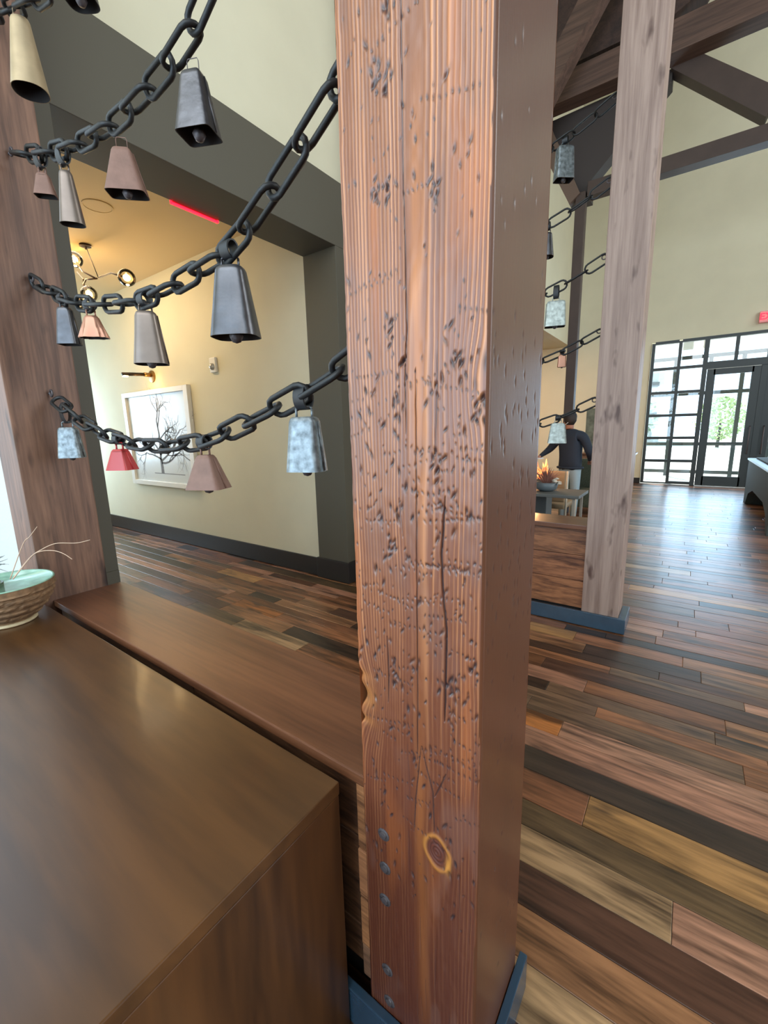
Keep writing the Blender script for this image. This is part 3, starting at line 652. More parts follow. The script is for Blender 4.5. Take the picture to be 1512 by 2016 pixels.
B('small rose-brown bell half in shade against the left post', -2.32, 2.722, .085, .08, .05, .04, .03, 6, 20, rust, cz(2, -2.32), clap=False)
B('dull galvanised box bell in front of the left post', -2.49, 1.680, .148, .105, .075, .075, .05, 8, 25, galv, cz(4, -2.49))
B('small glossy red bell in front of the framed tree drawing', -1.965, 1.578, .088, .105, .085, .05, .042, 8, 42, redm, cz(4, -1.965), clap=False)
B('flared rusty bell with riveted seam, right of the framed drawing', -1.335, 1.562, .115, .13, .10, .05, .04, 7, 34, rust, cz(4, -1.335))
B('hammered galvanised bell nearest the foreground post', -.852, 1.670, .146, .102, .078, .074, .052, 5, 26, galv, cz(4, -.852))
B('long tan tubular bell at the top left corner', -2.31, 3.262, .25, .125, .12, .062, .045, 2.3, 15, tanm, cz(1, -2.31), hang='wire', clap=False)
B('dark flared bell cut by the top edge left of the cream wall', -1.79, 3.165, .105, .10, .09, .07, .05, 3, 30, iron2, cz(1, -1.8))
fb = dict(Y=3.75)
B('grey box bell hanging from the uppermost far chain', -.955, 3.665, .22, .135, .09, .115, .07, 8, -25, galv, cz(5, -.955), **fb)
B('dark rounded bell half hidden by the foreground post', -1.055, 3.11, .17, .11, .11, .07, .07, 2.4, 0, iron2, cz(6, -1.055), **fb)
B('square pale galvanised bell on the middle far chain', -.965, 2.60, .19, .155, .09, .135, .07, 9, -5, galv_l, cz(7, -.965), **fb)
B('tiny copper box bell on the far chain above the person', -.895, 2.19, .095, .062, .04, .052, .035, 8, 0, copper, cz(8, -.895), **fb)
B('pale mottled trapezoid bell in front of the standing person', -.90, 1.655, .165, .145, .08, .10, .06, 9, 0, galv_l, cz(9, -.9), **fb)

# ------------------------------------------------------------------ roof truss at the next bays
tr = empty('roof_truss', (-1.8, 8.5, 0)); tag(tr, 'dark steel and timber roof truss rising from a slim bronze column', 'truss')
YT = 8.5
kid(MB().box(-1.935, -1.775, YT - .08, YT + .08, 0, 5.45, .01).build('column', steel), tr)
kid(MB().box(-1.75, 6.0, YT - .1, YT + .12, 5.345, 5.56, .005).build('tie_beam', steel), tr)
kid(MB().box(-3.1, 7.9, YT - .35, YT - .05, 6.72, 7.12, .01).build('top_beam', beamwood), tr)
kid(MB().poly([(-2.05, 5.35), (-1.73, 5.35), (-1.73, 5.62), (-.70, 6.6), (-.70, 6.75), (-1.4, 6.75), (-2.4, 6.72), (-2.5, 6.3)], 1, YT + .02, YT + .30).build('fan_gusset', mat('dark_truss_plate', (50, 42, 40), .6)), tr)
kid(MB().poly([(-2.75, 6.72), (-2.45, 6.72), (-1.86, 5.42), (-2.02, 5.30)], 1, YT - .12, YT + .01).build('strut', mat('brown_strut', (92, 72, 60), .6)), tr)
kid(MB().poly([(-.72, 6.72), (-.33, 6.72), (.55, 5.95), (.44, 5.66)], 1, YT - .06, YT + .20).build('strut', steel), tr)
kid(MB().poly([(.47, 5.62), (.56, 5.62), (1.75, 6.72), (1.45, 6.72)], 1, YT - .06, YT + .20).build('strut', steel), tr)
kid(MB().poly([(-2.6, 6.35), (-2.35, 6.2), (-.9, 8.3), (-1.2, 8.4)], 1, YT - 1.0, YT - .72).build('rafter_brace', beamwood), tr)
kid(MB().poly([(-3.1, 7.2), (-.75, 7.2), (-.35, 7.35), (-.12, 7.7), (-.05, 8.2), (-.05, 9.5), (-3.1, 9.5)], 1, YT - .3, YT).build('roof_panel', roofwood), tr)

# ------------------------------------------------------------------ storefront door and windows, as one piece of setting
YD = 13.85
def frame_bars(name, xs, zs, w, y0, y1):
    mb = MB()
    for x in xs: mb.box(x - w / 2, x + w / 2, y0, y1, zs[0], zs[-1])
    for i in range(len(xs) - 1):
        for z_ in zs: mb.box(xs[i] + w / 2, xs[i + 1] - w / 2, y0, y1, z_ - w / 2 if z_ > .1 else z_, z_ + w / 2)
    return mb
glass = bpy.data.materials.new('window_glass'); glass.use_nodes = True
nt = glass.node_tree; nt.nodes.clear(); o_ = nt.nodes.new('ShaderNodeOutputMaterial'); mxn = nt.nodes.new('ShaderNodeMixShader'); tp = nt.nodes.new('ShaderNodeBsdfTransparent'); gl = nt.nodes.new('ShaderNodeBsdfGlossy')
gl.inputs['Roughness'].default_value = .02; tp.inputs[0].default_value = (.93, .97, .98, 1); mxn.inputs[0].default_value = .07
nt.links.new(tp.outputs[0], mxn.inputs[1]); nt.links.new(gl.outputs[0], mxn.inputs[2]); nt.links.new(mxn.outputs[0], o_.inputs[0])
w1 = struct('window_1', frame_bars('f', [-1.0, -.41], [.02, .64, 1.25, 1.84, 2.43, 3.04, 3.70], .07, YD - .04, YD + .08)
            .box(-.375, .10, YD - .04, YD + .08, 3.665, 3.735), blacksteel)
def panes(par, xs, zs, y, w=.035):
    for i in range(len(xs) - 1):
        for j in range(len(zs) - 1):
            MB().box(xs[i] + w, xs[i + 1] - w, y, y + .008, zs[j] + w, zs[j + 1] - w).build('pane', glass, par)
mb = MB()
for z_ in (.055, .64, 1.25, 1.84, 2.43, 3.04): mb.box(-.375, .10, YD - .04, YD + .08, z_ - .035, z_ + .035)
mb.build('rails', blacksteel, w1)
MB().box(.09, .19, YD - .05, YD + .1, 0, 3.735).build('door_post', blacksteel, w1)
panes(w1, [-1.0, -.41, .10], [.055, .64, 1.25, 1.84, 2.43, 3.04, 3.70], YD + .01)
w2 = struct('window_2', MB().box(.19, 2.9, YD - .04, YD + .08, 3.665, 3.735).box(.19, 2.9, YD - .05, YD + .1, 2.95, 3.12).box(.70, .77, YD - .04, YD + .08, 3.12, 3.665)
            .box(1.31, 1.38, YD - .04, YD + .08, 3.12, 3.665).box(1.95, 2.02, YD - .04, YD + .08, 3.12, 3.665).box(2.83, 2.9, YD - .05, YD + .1, 0, 3.665), blacksteel)
panes(w2, [.155, .735, 1.345, 1.985, 2.865], [3.085, 3.70], YD + .01)
def door(name, x0, x1, hx):
    d_ = struct(name, MB().box(x0, x0 + .17, YD - .02, YD + .04, .02, 2.94, .004).box(x1 - .17, x1, YD - .02, YD + .04, .02, 2.94, .004)
                .box(x0 + .13, x1 - .13, YD - .02, YD + .04, 2.80, 2.94, .004).box(x0 + .13, x1 - .13, YD - .02, YD + .04, .02, .26, .004)
                .box(x0 + .13, x1 - .13, YD - .015, YD + .035, 1.10, 1.13), blacksteel)
    MB().box(x0 + .13, x1 - .13, YD + .005, YD + .013, .26, 2.80).build('pane', glass, d_)
    MB().tube([(hx, YD - .02, .85), (hx, YD - .075, .87), (hx, YD - .075, 1.5), (hx, YD - .02, 1.52)], .014, 8).build('door_handle', zinc, d_, smooth=True)
    return d_
door('door_1', .20, 1.24, 1.17); door('door_2', 1.36, 2.82, 1.43)
bx('door_threshold', .19, 2.85, YD - .1, YD + .1, .0, .018, mat('bright_threshold', (220, 225, 225), .4, metal=.5), None); bpy.data.objects['door_threshold']['kind'] = 'structure'
bx('trim_3', 1.24, 1.36, YD - .03, YD + .06, .02, 2.95, blacksteel)['kind'] = 'structure'
# vestibule: outer door frames beyond the glass
ve = empty('vestibule_screen', (.9, 16.2, 0)); tag(ve, 'outer glazed vestibule screen of dark posts seen through the entrance doors', 'glazed screen')
mb = MB()
for x_ in (-1.6, -.55, .3, 1.05, 1.8, 2.9): mb.box(x_ - .05, x_ + .05, 16.15, 16.25, 0, 3.6)
kid(mb.build('posts', blacksteel), ve)
mb = MB()
for z_ in (.15, 1.0, 2.5, 3.55): mb.box(-1.6, 2.9, 16.16, 16.24, z_ - .05, z_ + .05)
kid(mb.build('rails', blacksteel), ve)
struct('floor_outside', MB().box(-30, 30, 14.05, 70, -.08, -.02), mat('sunlit_paving', (205, 205, 196), .9, bump=.2, var=.06))
struct('ceiling_vestibule', MB().box(-2, 3.2, 14.1, 16.4, 3.8, 3.9), mat('grey_soffit', (150, 150, 146), .8))

# exit signs
def textobj(txt, size, m, ext=.003):
    c = bpy.data.curves.new('letters', 'FONT'); c.body = txt; c.size = size; c.extrude = ext; c.align_x = 'CENTER'; c.align_y = 'CENTER'; c.offset = size * .02
    o = bpy.data.objects.new('letters', c); COL.objects.link(o); dg = bpy.context.evaluated_depsgraph_get(); me = bpy.data.meshes.new_from_object(o.evaluated_get(dg)); bpy.data.objects.remove(o)
    me.materials.clear(); me.materials.append(m); return me
redglow = mat('red_sign_glow', (255, 40, 50), .5, emit=(255, 20, 40), es=5)
es = empty('exit_sign', (1.27, 13.78, 4.02)); tag(es, 'lit white and red exit sign on the far wall above the entrance doors', 'exit sign')
MB().box(-.20, .20, -.03, .05, -.125, .125, .006).build('housing', mat('sign_housing', (225, 150, 150), .5, emit=(255, 120, 130), es=.12), es)
me = textobj('EXIT', .20, redglow, .004); o = link('letters', me, None, es); o.rotation_euler = (R(90), 0, 0); o.location = (0, -.034, 0)
e2 = empty('edge_lit_exit_sign', (-3.324, 2.19, 3.468)); tag(e2, 'red edge-lit exit sign panel hanging behind the dark header', 'exit sign')
MB().box(-.004, .004, -.19, .19, -.125, .14).build('panel', mat('red_tinted_acrylic', (170, 40, 50), .3, emit=(255, 20, 40), es=.35), e2)
mb = MB()
mb.box(-.008, .012, -.195, .195, -.137, -.125).box(-.008, .012, -.199, -.191, -.137, -.09).box(-.008, .012, .191, .199, -.137, -.09)
mb.build('lit_edge', redglow, e2)
MB().box(-.03, .008, -.2, .2, .14, .335).build('housing', mat('sign_white', (220, 220, 215), .5), e2)

# ------------------------------------------------------------------ alcove: picture, picture light, strobe, chandelier, speaker
fr = empty('framed_drawing', (-6.55, 3.36, 1.58)); tag(fr, 'large white-framed pencil drawing of a bare tree on the cream alcove wall', 'picture')
x0, x1, z0, z1 = -7.50, -5.60, .86, 2.30
wf = mat('white_picture_frame', (225, 222, 212), .4); 
mb = MB().box(x0, x0 + .10, 3.30, 3.358, z0, z1, .004).box(x1 - .10, x1, 3.30, 3.358, z0, z1, .004).box(x0 + .1, x1 - .1, 3.30, 3.358, z1 - .07, z1, .004).box(x0 + .1, x1 - .1, 3.30, 3.358, z0, z0 + .07, .004)
kid(mb.build('frame', wf), fr)
kid(MB().box(x0 + .1, x1 - .1, 3.335, 3.358, z0 + .07, z1 - .07).build('paper', mat('drawing_paper', (205, 208, 206), .35, coat=.3)), fr)
def twig(mb, p, a, L, w, depth, rr):
    n = 5; pts = [p]
    for i in range(n):
        a += rr.uniform(-.28, .28); p = (p[0] + math.cos(a) * L / n, p[1] + math.sin(a) * L / n); pts.append(p)
    for i in range(n):
        (xa, za), (xb, zb) = pts[i], pts[i + 1]; dx, dz = xb - xa, zb - za; l = math.hypot(dx, dz) + 1e-6; nx, nz = -dz / l, dx / l
        wa, wb_ = w * (1 - .5 * i / n) / 2, w * (1 - .5 * (i + 1) / n) / 2
        mb.add([(xa + nx * wa, 3.3335, za + nz * wa), (xa - nx * wa, 3.3335, za - nz * wa), (xb - nx * wb_, 3.3335, zb - nz * wb_), (xb + nx * wb_, 3.3335, zb + nz * wb_)], [(0, 1, 2, 3)])
    if depth > 0:
        for k in range(rr.choice((2, 3, 3))):
            q = pts[rr.choice((2, 3, 4, 5))]; twig(mb, q, a + rr.choice((-1, 1)) * rr.uniform(.3, 1.0), L * rr.uniform(.55, .8), w * .5, depth - 1, rr)
rr = random.Random(12); mb = MB()
cx = -6.55
twig(mb, (cx, 1.06), 1.57, .34, .085, 0, rr)
twig(mb, (cx, 1.36), 1.62, .50, .055, 4, rr); twig(mb, (cx, 1.34), 1.1, .42, .04, 4, rr); twig(mb, (cx, 1.34), 2.1, .42, .04, 4, rr)
twig(mb, (cx, 1.25), .35, .55, .035, 4, rr); twig(mb, (cx, 1.22), -.25, .55, .035, 3, rr); twig(mb, (cx, 1.27), 2.75, .45, .03, 3, rr)
mb.box(cx - .25, cx + .62, 3.3333, 3.3345, 1.052, 1.062)
o = kid(mb.build('tree_drawing', mat('graphite', (120, 120, 122), .8)), fr); o['kind'] = 'stuff'
pl = empty('picture_light', (-6.57, 3.36, 2.49)); tag(pl, 'brass picture light with glowing tip above the framed tree drawing', 'wall lamp')
brass = mat('brass', (150, 118, 70), .35, metal=.8)
MB().lathe([(.085, 0), (.085, .018), (.07, .024), (.001, .024)], (0, 0, 0), 20, Matrix.Rotation(R(90), 3, 'X')).build('wall_plate', brass, pl, auto=True)
MB().tube([(0, -.02, .02), (0, -.12, .02)], .03, 10).build('joint', brass, pl, smooth=True)
MB().tube([(0, -.12, .02), (0, -.42, 0)], .024, 10).build('arm', mat('dark_bronze', (54, 44, 34), .4, metal=.6), pl, smooth=True)
MB().box(-.02, .02, -.41, -.35, -.035, -.018).build('lamp_lens', mat('warm_lens', (255, 240, 200), .5, emit=(255, 225, 160), es=14), pl)
point('picture_lamp', (-6.50, 3.20, 2.37), 3.0, (1, .52, .16), .03) 
st_ = empty('fire_strobe', (-5.0, 3.36, 2.49)); tag(st_, 'small white strobe alarm box high on the alcove wall', 'alarm')
MB().box(-.06, .06, -.035, 0, -.09, .09, .008).build('housing', wf, st_)
MB().lathe([(.042, 0), (.04, .015), (.022, .035), (.001, .04)], (-.0, -.035, -.02), 14, Matrix.Rotation(R(90), 3, 'X')).build('lens', mat('clear_lens', (190, 190, 185), .1, metal=.5), st_, smooth=True)
ch = empty('branch_chandelier', (-5.86, 2.41, 3.8)); tag(ch, 'dark branching chandelier with clear globe bulbs below the amber alcove ceiling', 'ceiling lamp')
dbr = mat('chandelier_bronze', (58, 42, 28), .4, metal=.7)
def W2(p): return (p[0] + 5.86, p[1] - 2.41, p[2] - 3.8)
ctr = (-5.62, 2.4, 3.40)
MB().lathe([(.06, 0), (.06, -.02), (.012, -.03), (.008, -.05)], (0, 0, 0), 16).build('canopy', dbr, ch, auto=True)
MB().tube([(0, 0, 0), W2(ctr)], .005, 6).build('stem', dbr, ch, smooth=True)
nodes = [((-5.66, 2.38, 3.40), (-5.86, 2.35, 3.50), (-6.0, 2.35, 3.63)), ((-5.60, 2.4, 3.40), (-5.3, 2.40, 3.38), (-5.03, 2.40, 3.285)), ((-5.66, 2.4, 3.40), (-6.05, 2.42, 3.47), (-6.25, 2.44, 3.60)), ((-5.98, 2.41, 3.45), (-5.94, 2.36, 3.38), (-5.86, 2.36, 3.30)), ((-6.0, 2.4, 3.46), (-6.3, 2.5, 3.40), (-6.5, 2.5, 3.34))]
globe_m = bpy.data.materials.new('clear_globe_glass'); globe_m.use_nodes = True; nt = globe_m.node_tree; nt.nodes.clear(); o_ = nt.nodes.new('ShaderNodeOutputMaterial'); mxn = nt.nodes.new('ShaderNodeMixShader'); tp = nt.nodes.new('ShaderNodeBsdfTransparent'); gl = nt.nodes.new('ShaderNodeBsdfGlossy')
gl.inputs['Roughness'].default_value = .03; fz = nt.nodes.new('ShaderNodeFresnel'); fz.inputs[0].default_value = 1.45; tp.inputs[0].default_value = (.93, .88, .78, 1)
nt.links.new(fz.outputs[0], mxn.inputs[0]); nt.links.new(tp.outputs[0], mxn.inputs[1]); nt.links.new(gl.outputs[0], mxn.inputs[2]); nt.links.new(mxn.outputs[0], o_.inputs[0])
bulb_m = mat('glowing_filament', (255, 230, 170), .5, emit=(255, 205, 120), es=22)
for k, br in enumerate(nodes):
    bb = MB().tube([W2(p) for p in br], [.010, .009, .011], 8).build('branch', dbr, ch, smooth=True)
    e = Vector(br[2]); d = (e - Vector(br[1])).normalized(); g_ = e + d * .06
    if k == 2: continue
    R_ = .085; q = d.to_track_quat('Z', 'Y').to_matrix()
    gp = [(R_ * math.sin(t), -R_ * math.cos(t)) for t in np.linspace(.12, math.pi - .02, 12)]
    MB().lathe(gp, W2(g_), 18, q).build('glass_globe', globe_m, bb, smooth=True)
    MB().lathe([(.004, -.06), (.026, -.03), (.034, .0), (.026, .03), (.004, .05)], W2(g_), 12, q).build('bulb', bulb_m, bb, smooth=True)
    point('chandelier_bulb_light', tuple(g_ + Vector((0, 0, -.12))), 7, (1, .66, .30), .04)
cs = empty('ceiling_speaker', (-4.82, 2.14, 3.8)); tag(cs, 'round flush ceiling speaker painted like the amber alcove ceiling', 'speaker')
MB().lathe([(.13, 0), (.13, -.006), (.118, -.008), (.115, -.004), (.001, -.004)], (0, 0, 0), 28).build('grille', amber_ceil, cs, auto=True)
area('alcove_downlight', (-6.2, 2.2, 3.76), (-6.2, 2.6, 0), 1.6, 1.0, 34, (1, .80, .54))

# ------------------------------------------------------------------ bowl on the console
bw = empty('birch_bowl', (-2.52, .49, TZ)); tag(bw, 'rough bark-sided bowl with green glazed inside on the console left end', 'bowl')
bark_m = mat('bark_clay', (128, 98, 70), .8, var=.35, vscale=40, bump=.8, bscale=60)
inner = mat('green_glaze', (150, 190, 168), .15, var=.2, vscale=20, spec=.8)
n = 72; prof = [(.075, .0), (.09, .004), (.085, .02), (.11, .034), (.145, .07), (.172, .115), (.186, .165), (.188, .19)]
vs, fs = [], []
NR = 26
for i in range(NR):
    t = i / (NR - 1); z_ = .19 * t; r_ = float(np.interp(z_, [p[1] for p in prof], [p[0] for p in prof]))
    for j in range(n):
        a = 2 * math.pi * j / n; bump_ = 0
        if .14 < t < .86:
            blk = math.sin(t * 38) > -.3; bump_ = .006 * (1 if blk else 0) * (1 if (j + (i // 4) * 3) % 9 != 0 else 0) * (.6 + .6 * random.random())
        vs.append(((r_ + bump_) * math.cos(a), (r_ + bump_) * math.sin(a), z_))
fs = [(i * n + j, i * n + (j + 1) % n, (i + 1) * n + (j + 1) % n, (i + 1) * n + j) for i in range(NR - 1) for j in range(n)] + [tuple(range(n))]
MB().add(vs, fs).build('outer_wall', bark_m, bw)
MB().lathe([(.188, .19), (.184, .195), (.177, .19), (.162, .125), (.12, .06), (.05, .037), (.001, .033)], (0, 0, 0), 48).build('glazed_inside', inner, bw, smooth=True)
MB().lathe([(.095, .001), (.10, .006), (.095, .014), (.08, .016)], (0, 0, 0), 40).build('foot_ring', mat('cream_foot', (196, 176, 140), .5), bw, smooth=True)
gj = empty('glass_votive', (-2.50, .44, TZ + .055)); tag(gj, 'clear glass tumbler standing inside the bark bowl', 'glass')
MB().lathe([(.038, 0), (.046, .15), (.043, .15), (.036, .006), (.001, .006)], (0, 0, 0), 24).build('tumbler', globe_m, gj, smooth=True)
dg_ = empty('dried_arrangement', (-2.50, .40, TZ + .05)); tag(dg_, 'dried arrangement of dark twigs, grey air plant and pale grass in the bark bowl', 'dried plant')
def L3(p): return (p[0] + 2.50, p[1] - .40, p[2] - TZ - .05)
tw = mat('dark_twig', (70, 70, 72), .8); gr = mat('pale_grass', (206, 176, 150), .7)
mb = MB().tube([L3((-2.50, .42, .86)), L3((-2.52, .44, 1.05)), L3((-2.50, .45, 1.20)), L3((-2.45, .46, 1.30))], .004, 6)
mb.tube([L3((-2.515, .445, 1.17)), L3((-2.45, .47, 1.21)), L3((-2.40, .48, 1.25))], .003, 6).tube([L3((-2.52, .44, 1.10)), L3((-2.47, .43, 1.13)), L3((-2.44, .42, 1.16))], .003, 6)
mb.build('dark_twigs', tw, dg_, smooth=True)
mb = MB(); ra = random.Random(2)
for k in range(70):
    a, e_ = ra.uniform(0, 6.28), ra.uniform(.0, 1.5); c_ = Vector((-2.53, .45, 1.06)); d = Vector((math.cos(a) * math.cos(e_), math.sin(a) * math.cos(e_), math.sin(e_)))
    p1_ = c_ + d * .04; p2_ = c_ + d * ra.uniform(.06, .10) + Vector((ra.uniform(-.02, .02), ra.uniform(-.02, .02), ra.uniform(-.03, .01)))
    mb.tube([L3(c_ - Vector((0, 0, .01))), L3(p1_), L3(p2_)], [.003, .002, .0006], 4)
mb.tube([L3((-2.50, .41, .84)), L3((-2.50, .42, 1.04))], .005, 6)
o = mb.build('air_plant', mat('air_plant_grey', (120, 128, 128), .8), dg_); o['kind'] = 'stuff'
import mathutils
def ray(px, py, t):
    d = Vector(RX) * (px - 756) + Vector(UP) * -(py - 1008) - Vector(BK) * 834.7
    return Vector((0, 0, 1.63)) + d * (t / 834.7)
def strand(pix, t0, t1, r):
    n_ = len(pix); c_ = curve_pts([(p[0], p[1]) for p in pix], 40); m_ = len(c_)
    return [L3(ray(q[0], q[1], t0 + (t1 - t0) * i / m_)) for i, q in enumerate(c_)], [r * (1 - .5 * i / m_) for i in range(m_)]
for pix in ([(25, 1140), (57, 1100), (80, 1083), (110, 1070), (150, 1069), (177, 1063)], [(26, 1140), (60, 1098), (78, 1086), (105, 1084), (125, 1090), (142, 1101)], [(20, 1140), (45, 1072), (58, 1057), (73, 1037)]):
    a_, b_ = strand(pix, 1.80, 1.74, .0022); MB().tube(a_, b_, 6).build('grass_blade', gr, dg_, smooth=True)

# ------------------------------------------------------------------ lounge behind: person, chair, fire, table, bench
bn = empty('lobby_bench', (1.45, 9.7, 0)); tag(bn, 'dark grey-green upholstered bench at the right edge near the entrance', 'bench')
bm_m = mat('bench_fabric', (58, 66, 62), .8, bump=.2)
kid(MB().poly([(8.0, .0), (8.15, .0), (8.35, .25), (8.8, .38), (10.2, .38), (10.8, .25), (11.1, 0), (11.4, 0), (11.4, .86), (8.0, .86)], 0, 1.02, 2.2).build('body', bm_m), bn)
kid(MB().box(1.0, 2.2, 8.0, 11.42, .865, .90, .01).build('top_edge', mat('bench_trim', (110, 118, 116), .4)), bn)
kid(MB().box(1.12, 2.1, 8.1, 11.3, .905, .925, .005).build('seat_pad', bm_m), bn)

rug = empty('checked_rug', (-2.1, 5.6, 0)); tag(rug, 'grey and cream checked rug under the fire table', 'rug')
mb1, mb2 = MB(), MB()
for i in range(14):
    for j in range(14):
        (mb1 if (i + j) % 2 else mb2).box(-3.6 + i * .15, -3.6 + (i + 1) * .15, 4.1 + j * .15, 4.1 + (j + 1) * .15, .002, .012)
mb1.build('dark_checks', mat('rug_grey', (104, 96, 88), .95)).parent = rug; mb2.build('light_checks', mat('rug_cream', (176, 162, 146), .95)).parent = rug
for c_ in rug.children: c_.matrix_parent_inverse = Matrix.Translation(-Vector(rug.location))
tb = empty('low_table', (-1.55, 5.9, 0)); tag(tb, 'low grey side table carrying the potted dry grass before the fire', 'table')
tbm = mat('grey_table', (92, 92, 88), .5)
kid(MB().box(-2.1, -1.05, 5.6, 6.2, .72, .76, .006).build('table_top', tbm), tb)
for (x_, y_) in ((-2.03, 5.66), (-1.12, 5.66), (-2.03, 6.14), (-1.12, 6.14)): kid(MB().box(x_ - .015, x_ + .015, y_ - .015, y_ + .015, 0, .72).build('leg', mat('pale_leg', (150, 140, 126), .5)), tb)
tb.location.z = .0135
pp = empty('potted_dry_grass', (-1.52, 5.9, .775)); tag(pp, 'grey bowl planter of reddish dry grass on the low table', 'plant')
MB().lathe([(.08, 0), (.13, .03), (.15, .12), (.14, .12), (.12, .05), (.001, .05)], (0, 0, 0), 20).build('pot', mat('grey_pot', (92, 100, 104), .5), pp, smooth=True)
mb = MB(); ra = random.Random(8)
for k in range(90):
    a, e_ = ra.uniform(0, 6.28), ra.uniform(.6, 1.5); L_ = ra.uniform(.16, .30); d = Vector((math.cos(a) * math.cos(e_), math.sin(a) * math.cos(e_), math.sin(e_)))
    mb.tube([(0, 0, .06), tuple(d * L_ * .6 + Vector((0, 0, .08))), tuple(d * L_ + Vector((0, 0, .05)))], [.006, .005, .001], 4)
o = mb.build('grass_tuft', mat('dry_red_grass', (150, 100, 84), .8, var=.3), pp); o['kind'] = 'stuff'
mb = MB()
for k in range(5): mb.lathe([(.005, -.015), (.04, 0), (.005, .015)], (.14 + .03 * math.cos(k), -.05 + .05 * math.sin(k * 2), .11 + .015 * k), 8)
mb.build('pale_pebbles', mat('pale_pebble', (190, 180, 164), .7), pp, smooth=True)
ar = empty('lounge_chair', (-1.75, 7.0, 0)); tag(ar, 'tan-backed lounge chair with pale frame in front of the person', 'chair')
tn = mat('tan_leather', (140, 120, 92), .6); fm = mat('pale_metal_frame', (176, 166, 148), .4)
kid(MB().box(-2.1, -1.45, 6.66, 6.72, .50, .97, .02).build('backrest', tn), ar)
kid(MB().box(-2.1, -1.45, 6.72, 7.3, .38, .46, .03).build('seat', tn), ar)
kid(MB().tube([(-1.42, 6.62, 0), (-1.41, 6.60, .98)], .016, 8).tube([(-1.42, 7.3, 0), (-1.42, 7.3, .62)], .014, 8).tube([(-1.41, 6.64, .62), (-1.42, 7.3, .62)], .014, 8).build('right_frame', fm, smooth=True), ar)
kid(MB().tube([(-2.13, 6.62, 0), (-2.14, 6.60, .98)], .016, 8).tube([(-2.13, 7.3, 0), (-2.13, 7.3, .62)], .014, 8).tube([(-2.14, 6.64, .62), (-2.13, 7.3, .62)], .014, 8).build('left_frame', fm, smooth=True), ar)
st2 = empty('black_stool', (-1.95, 5.2, 0)); tag(st2, 'low black leather ottoman stool behind the far half wall', 'stool')
blk = mat('black_leather', (40, 40, 36), .5)
kid(MB().box(-1.62, -.98, 4.95, 5.45, .30, .44, .03).build('cushion', mat('olive_leather', (72, 66, 52), .5)), st2)
for (x_, y_) in ((-1.58, 5.0), (-1.02, 5.0), (-1.58, 5.4), (-1.02, 5.4)): kid(MB().box(x_ - .03, x_ + .03, y_ - .03, y_ + .03, 0, .30, .004).build('leg', blk), st2)
wc = empty('wicker_armchair', (-1.4, 9.0, 0)); tag(wc, 'dark green woven armchair behind the person on the right', 'chair')
wk = mat('green_wicker', (66, 72, 58), .8, bump=.8, bscale=50, var=.3, vscale=40)
kid(MB().box(-1.72, -1.0, 8.95, 9.1, .15, 1.0, .05).build('backrest', wk), wc)
kid(MB().box(-1.72, -1.0, 8.3, 8.95, .15, .45, .05).build('seat', wk), wc)
kid(MB().box(-1.84, -1.72, 8.3, 9.1, .15, .66, .04).build('armrest', wk), wc); kid(MB().box(-1.0, -.88, 8.3, 9.1, .15, .66, .04).build('armrest', wk), wc)
# fire table
ft = empty('fire_table', (-1.9, 6.42, 0)); tag(ft, 'grey square fire table with orange flames beside the dry grass', 'fireplace')
kid(MB().box(-2.25, -1.60, 6.24, 6.56, .0, .86, .01).build('body', mat('grey_concrete', (86, 92, 94), .7)), ft)
kid(MB().box(-2.2, -1.65, 6.28, 6.52, .862, .875).build('burner_tray', blk), ft)
flm = bpy.data.materials.new('flame'); flm.use_nodes = True; nt = flm.node_tree; b = nt.nodes['Principled BSDF']; b.inputs['Base Color'].default_value = (.8, .3, .1, 1)
tc = nt.nodes.new('ShaderNodeTexCoord'); nz_ = nt.nodes.new('ShaderNodeTexNoise'); nz_.inputs['Scale'].default_value = 18; rp = nt.nodes.new('ShaderNodeValToRGB')
rp.color_ramp.elements[0].color = lin((180, 60, 20)); rp.color_ramp.elements[1].color = lin((255, 190, 110)); rp.color_ramp.elements[0].position = .4; rp.color_ramp.elements[1].position = .6
nt.links.new(tc.outputs['Object'], nz_.inputs[0]); nt.links.new(nz_.outputs[0], rp.inputs[0]); nt.links.new(rp.outputs[0], b.inputs['Emission Color']); b.inputs['Emission Strength'].default_value = 1.6
mb = MB(); ra = random.Random(4)
for k in range(11):
    x_, y_ = -1.78 + ra.uniform(-.13, .12), 6.42 + ra.uniform(-.08, .08); h_ = ra.uniform(.14, .32)
    mb.tube([(x_, y_, 0.87), (x_ + ra.uniform(-.03, .03), y_, 0.87 + h_ * .35), (x_ + ra.uniform(-.05, .05), y_, 0.87 + h_ * .7), (x_ + ra.uniform(-.03, .06), y_, 0.87 + h_)], [.02, .032, .018, .002], 7)
kid(mb.build('flames', flm, smooth=True), ft)
point('fire_light', (-1.85, 6.42, 1.3), 18, (1, .5, .2), .1)
area('lounge_lamp', (-4.6, 10.8, 3.85), (-4.6, 11.2, 0), 2.2, 2.2, 210, (1, .62, .36))
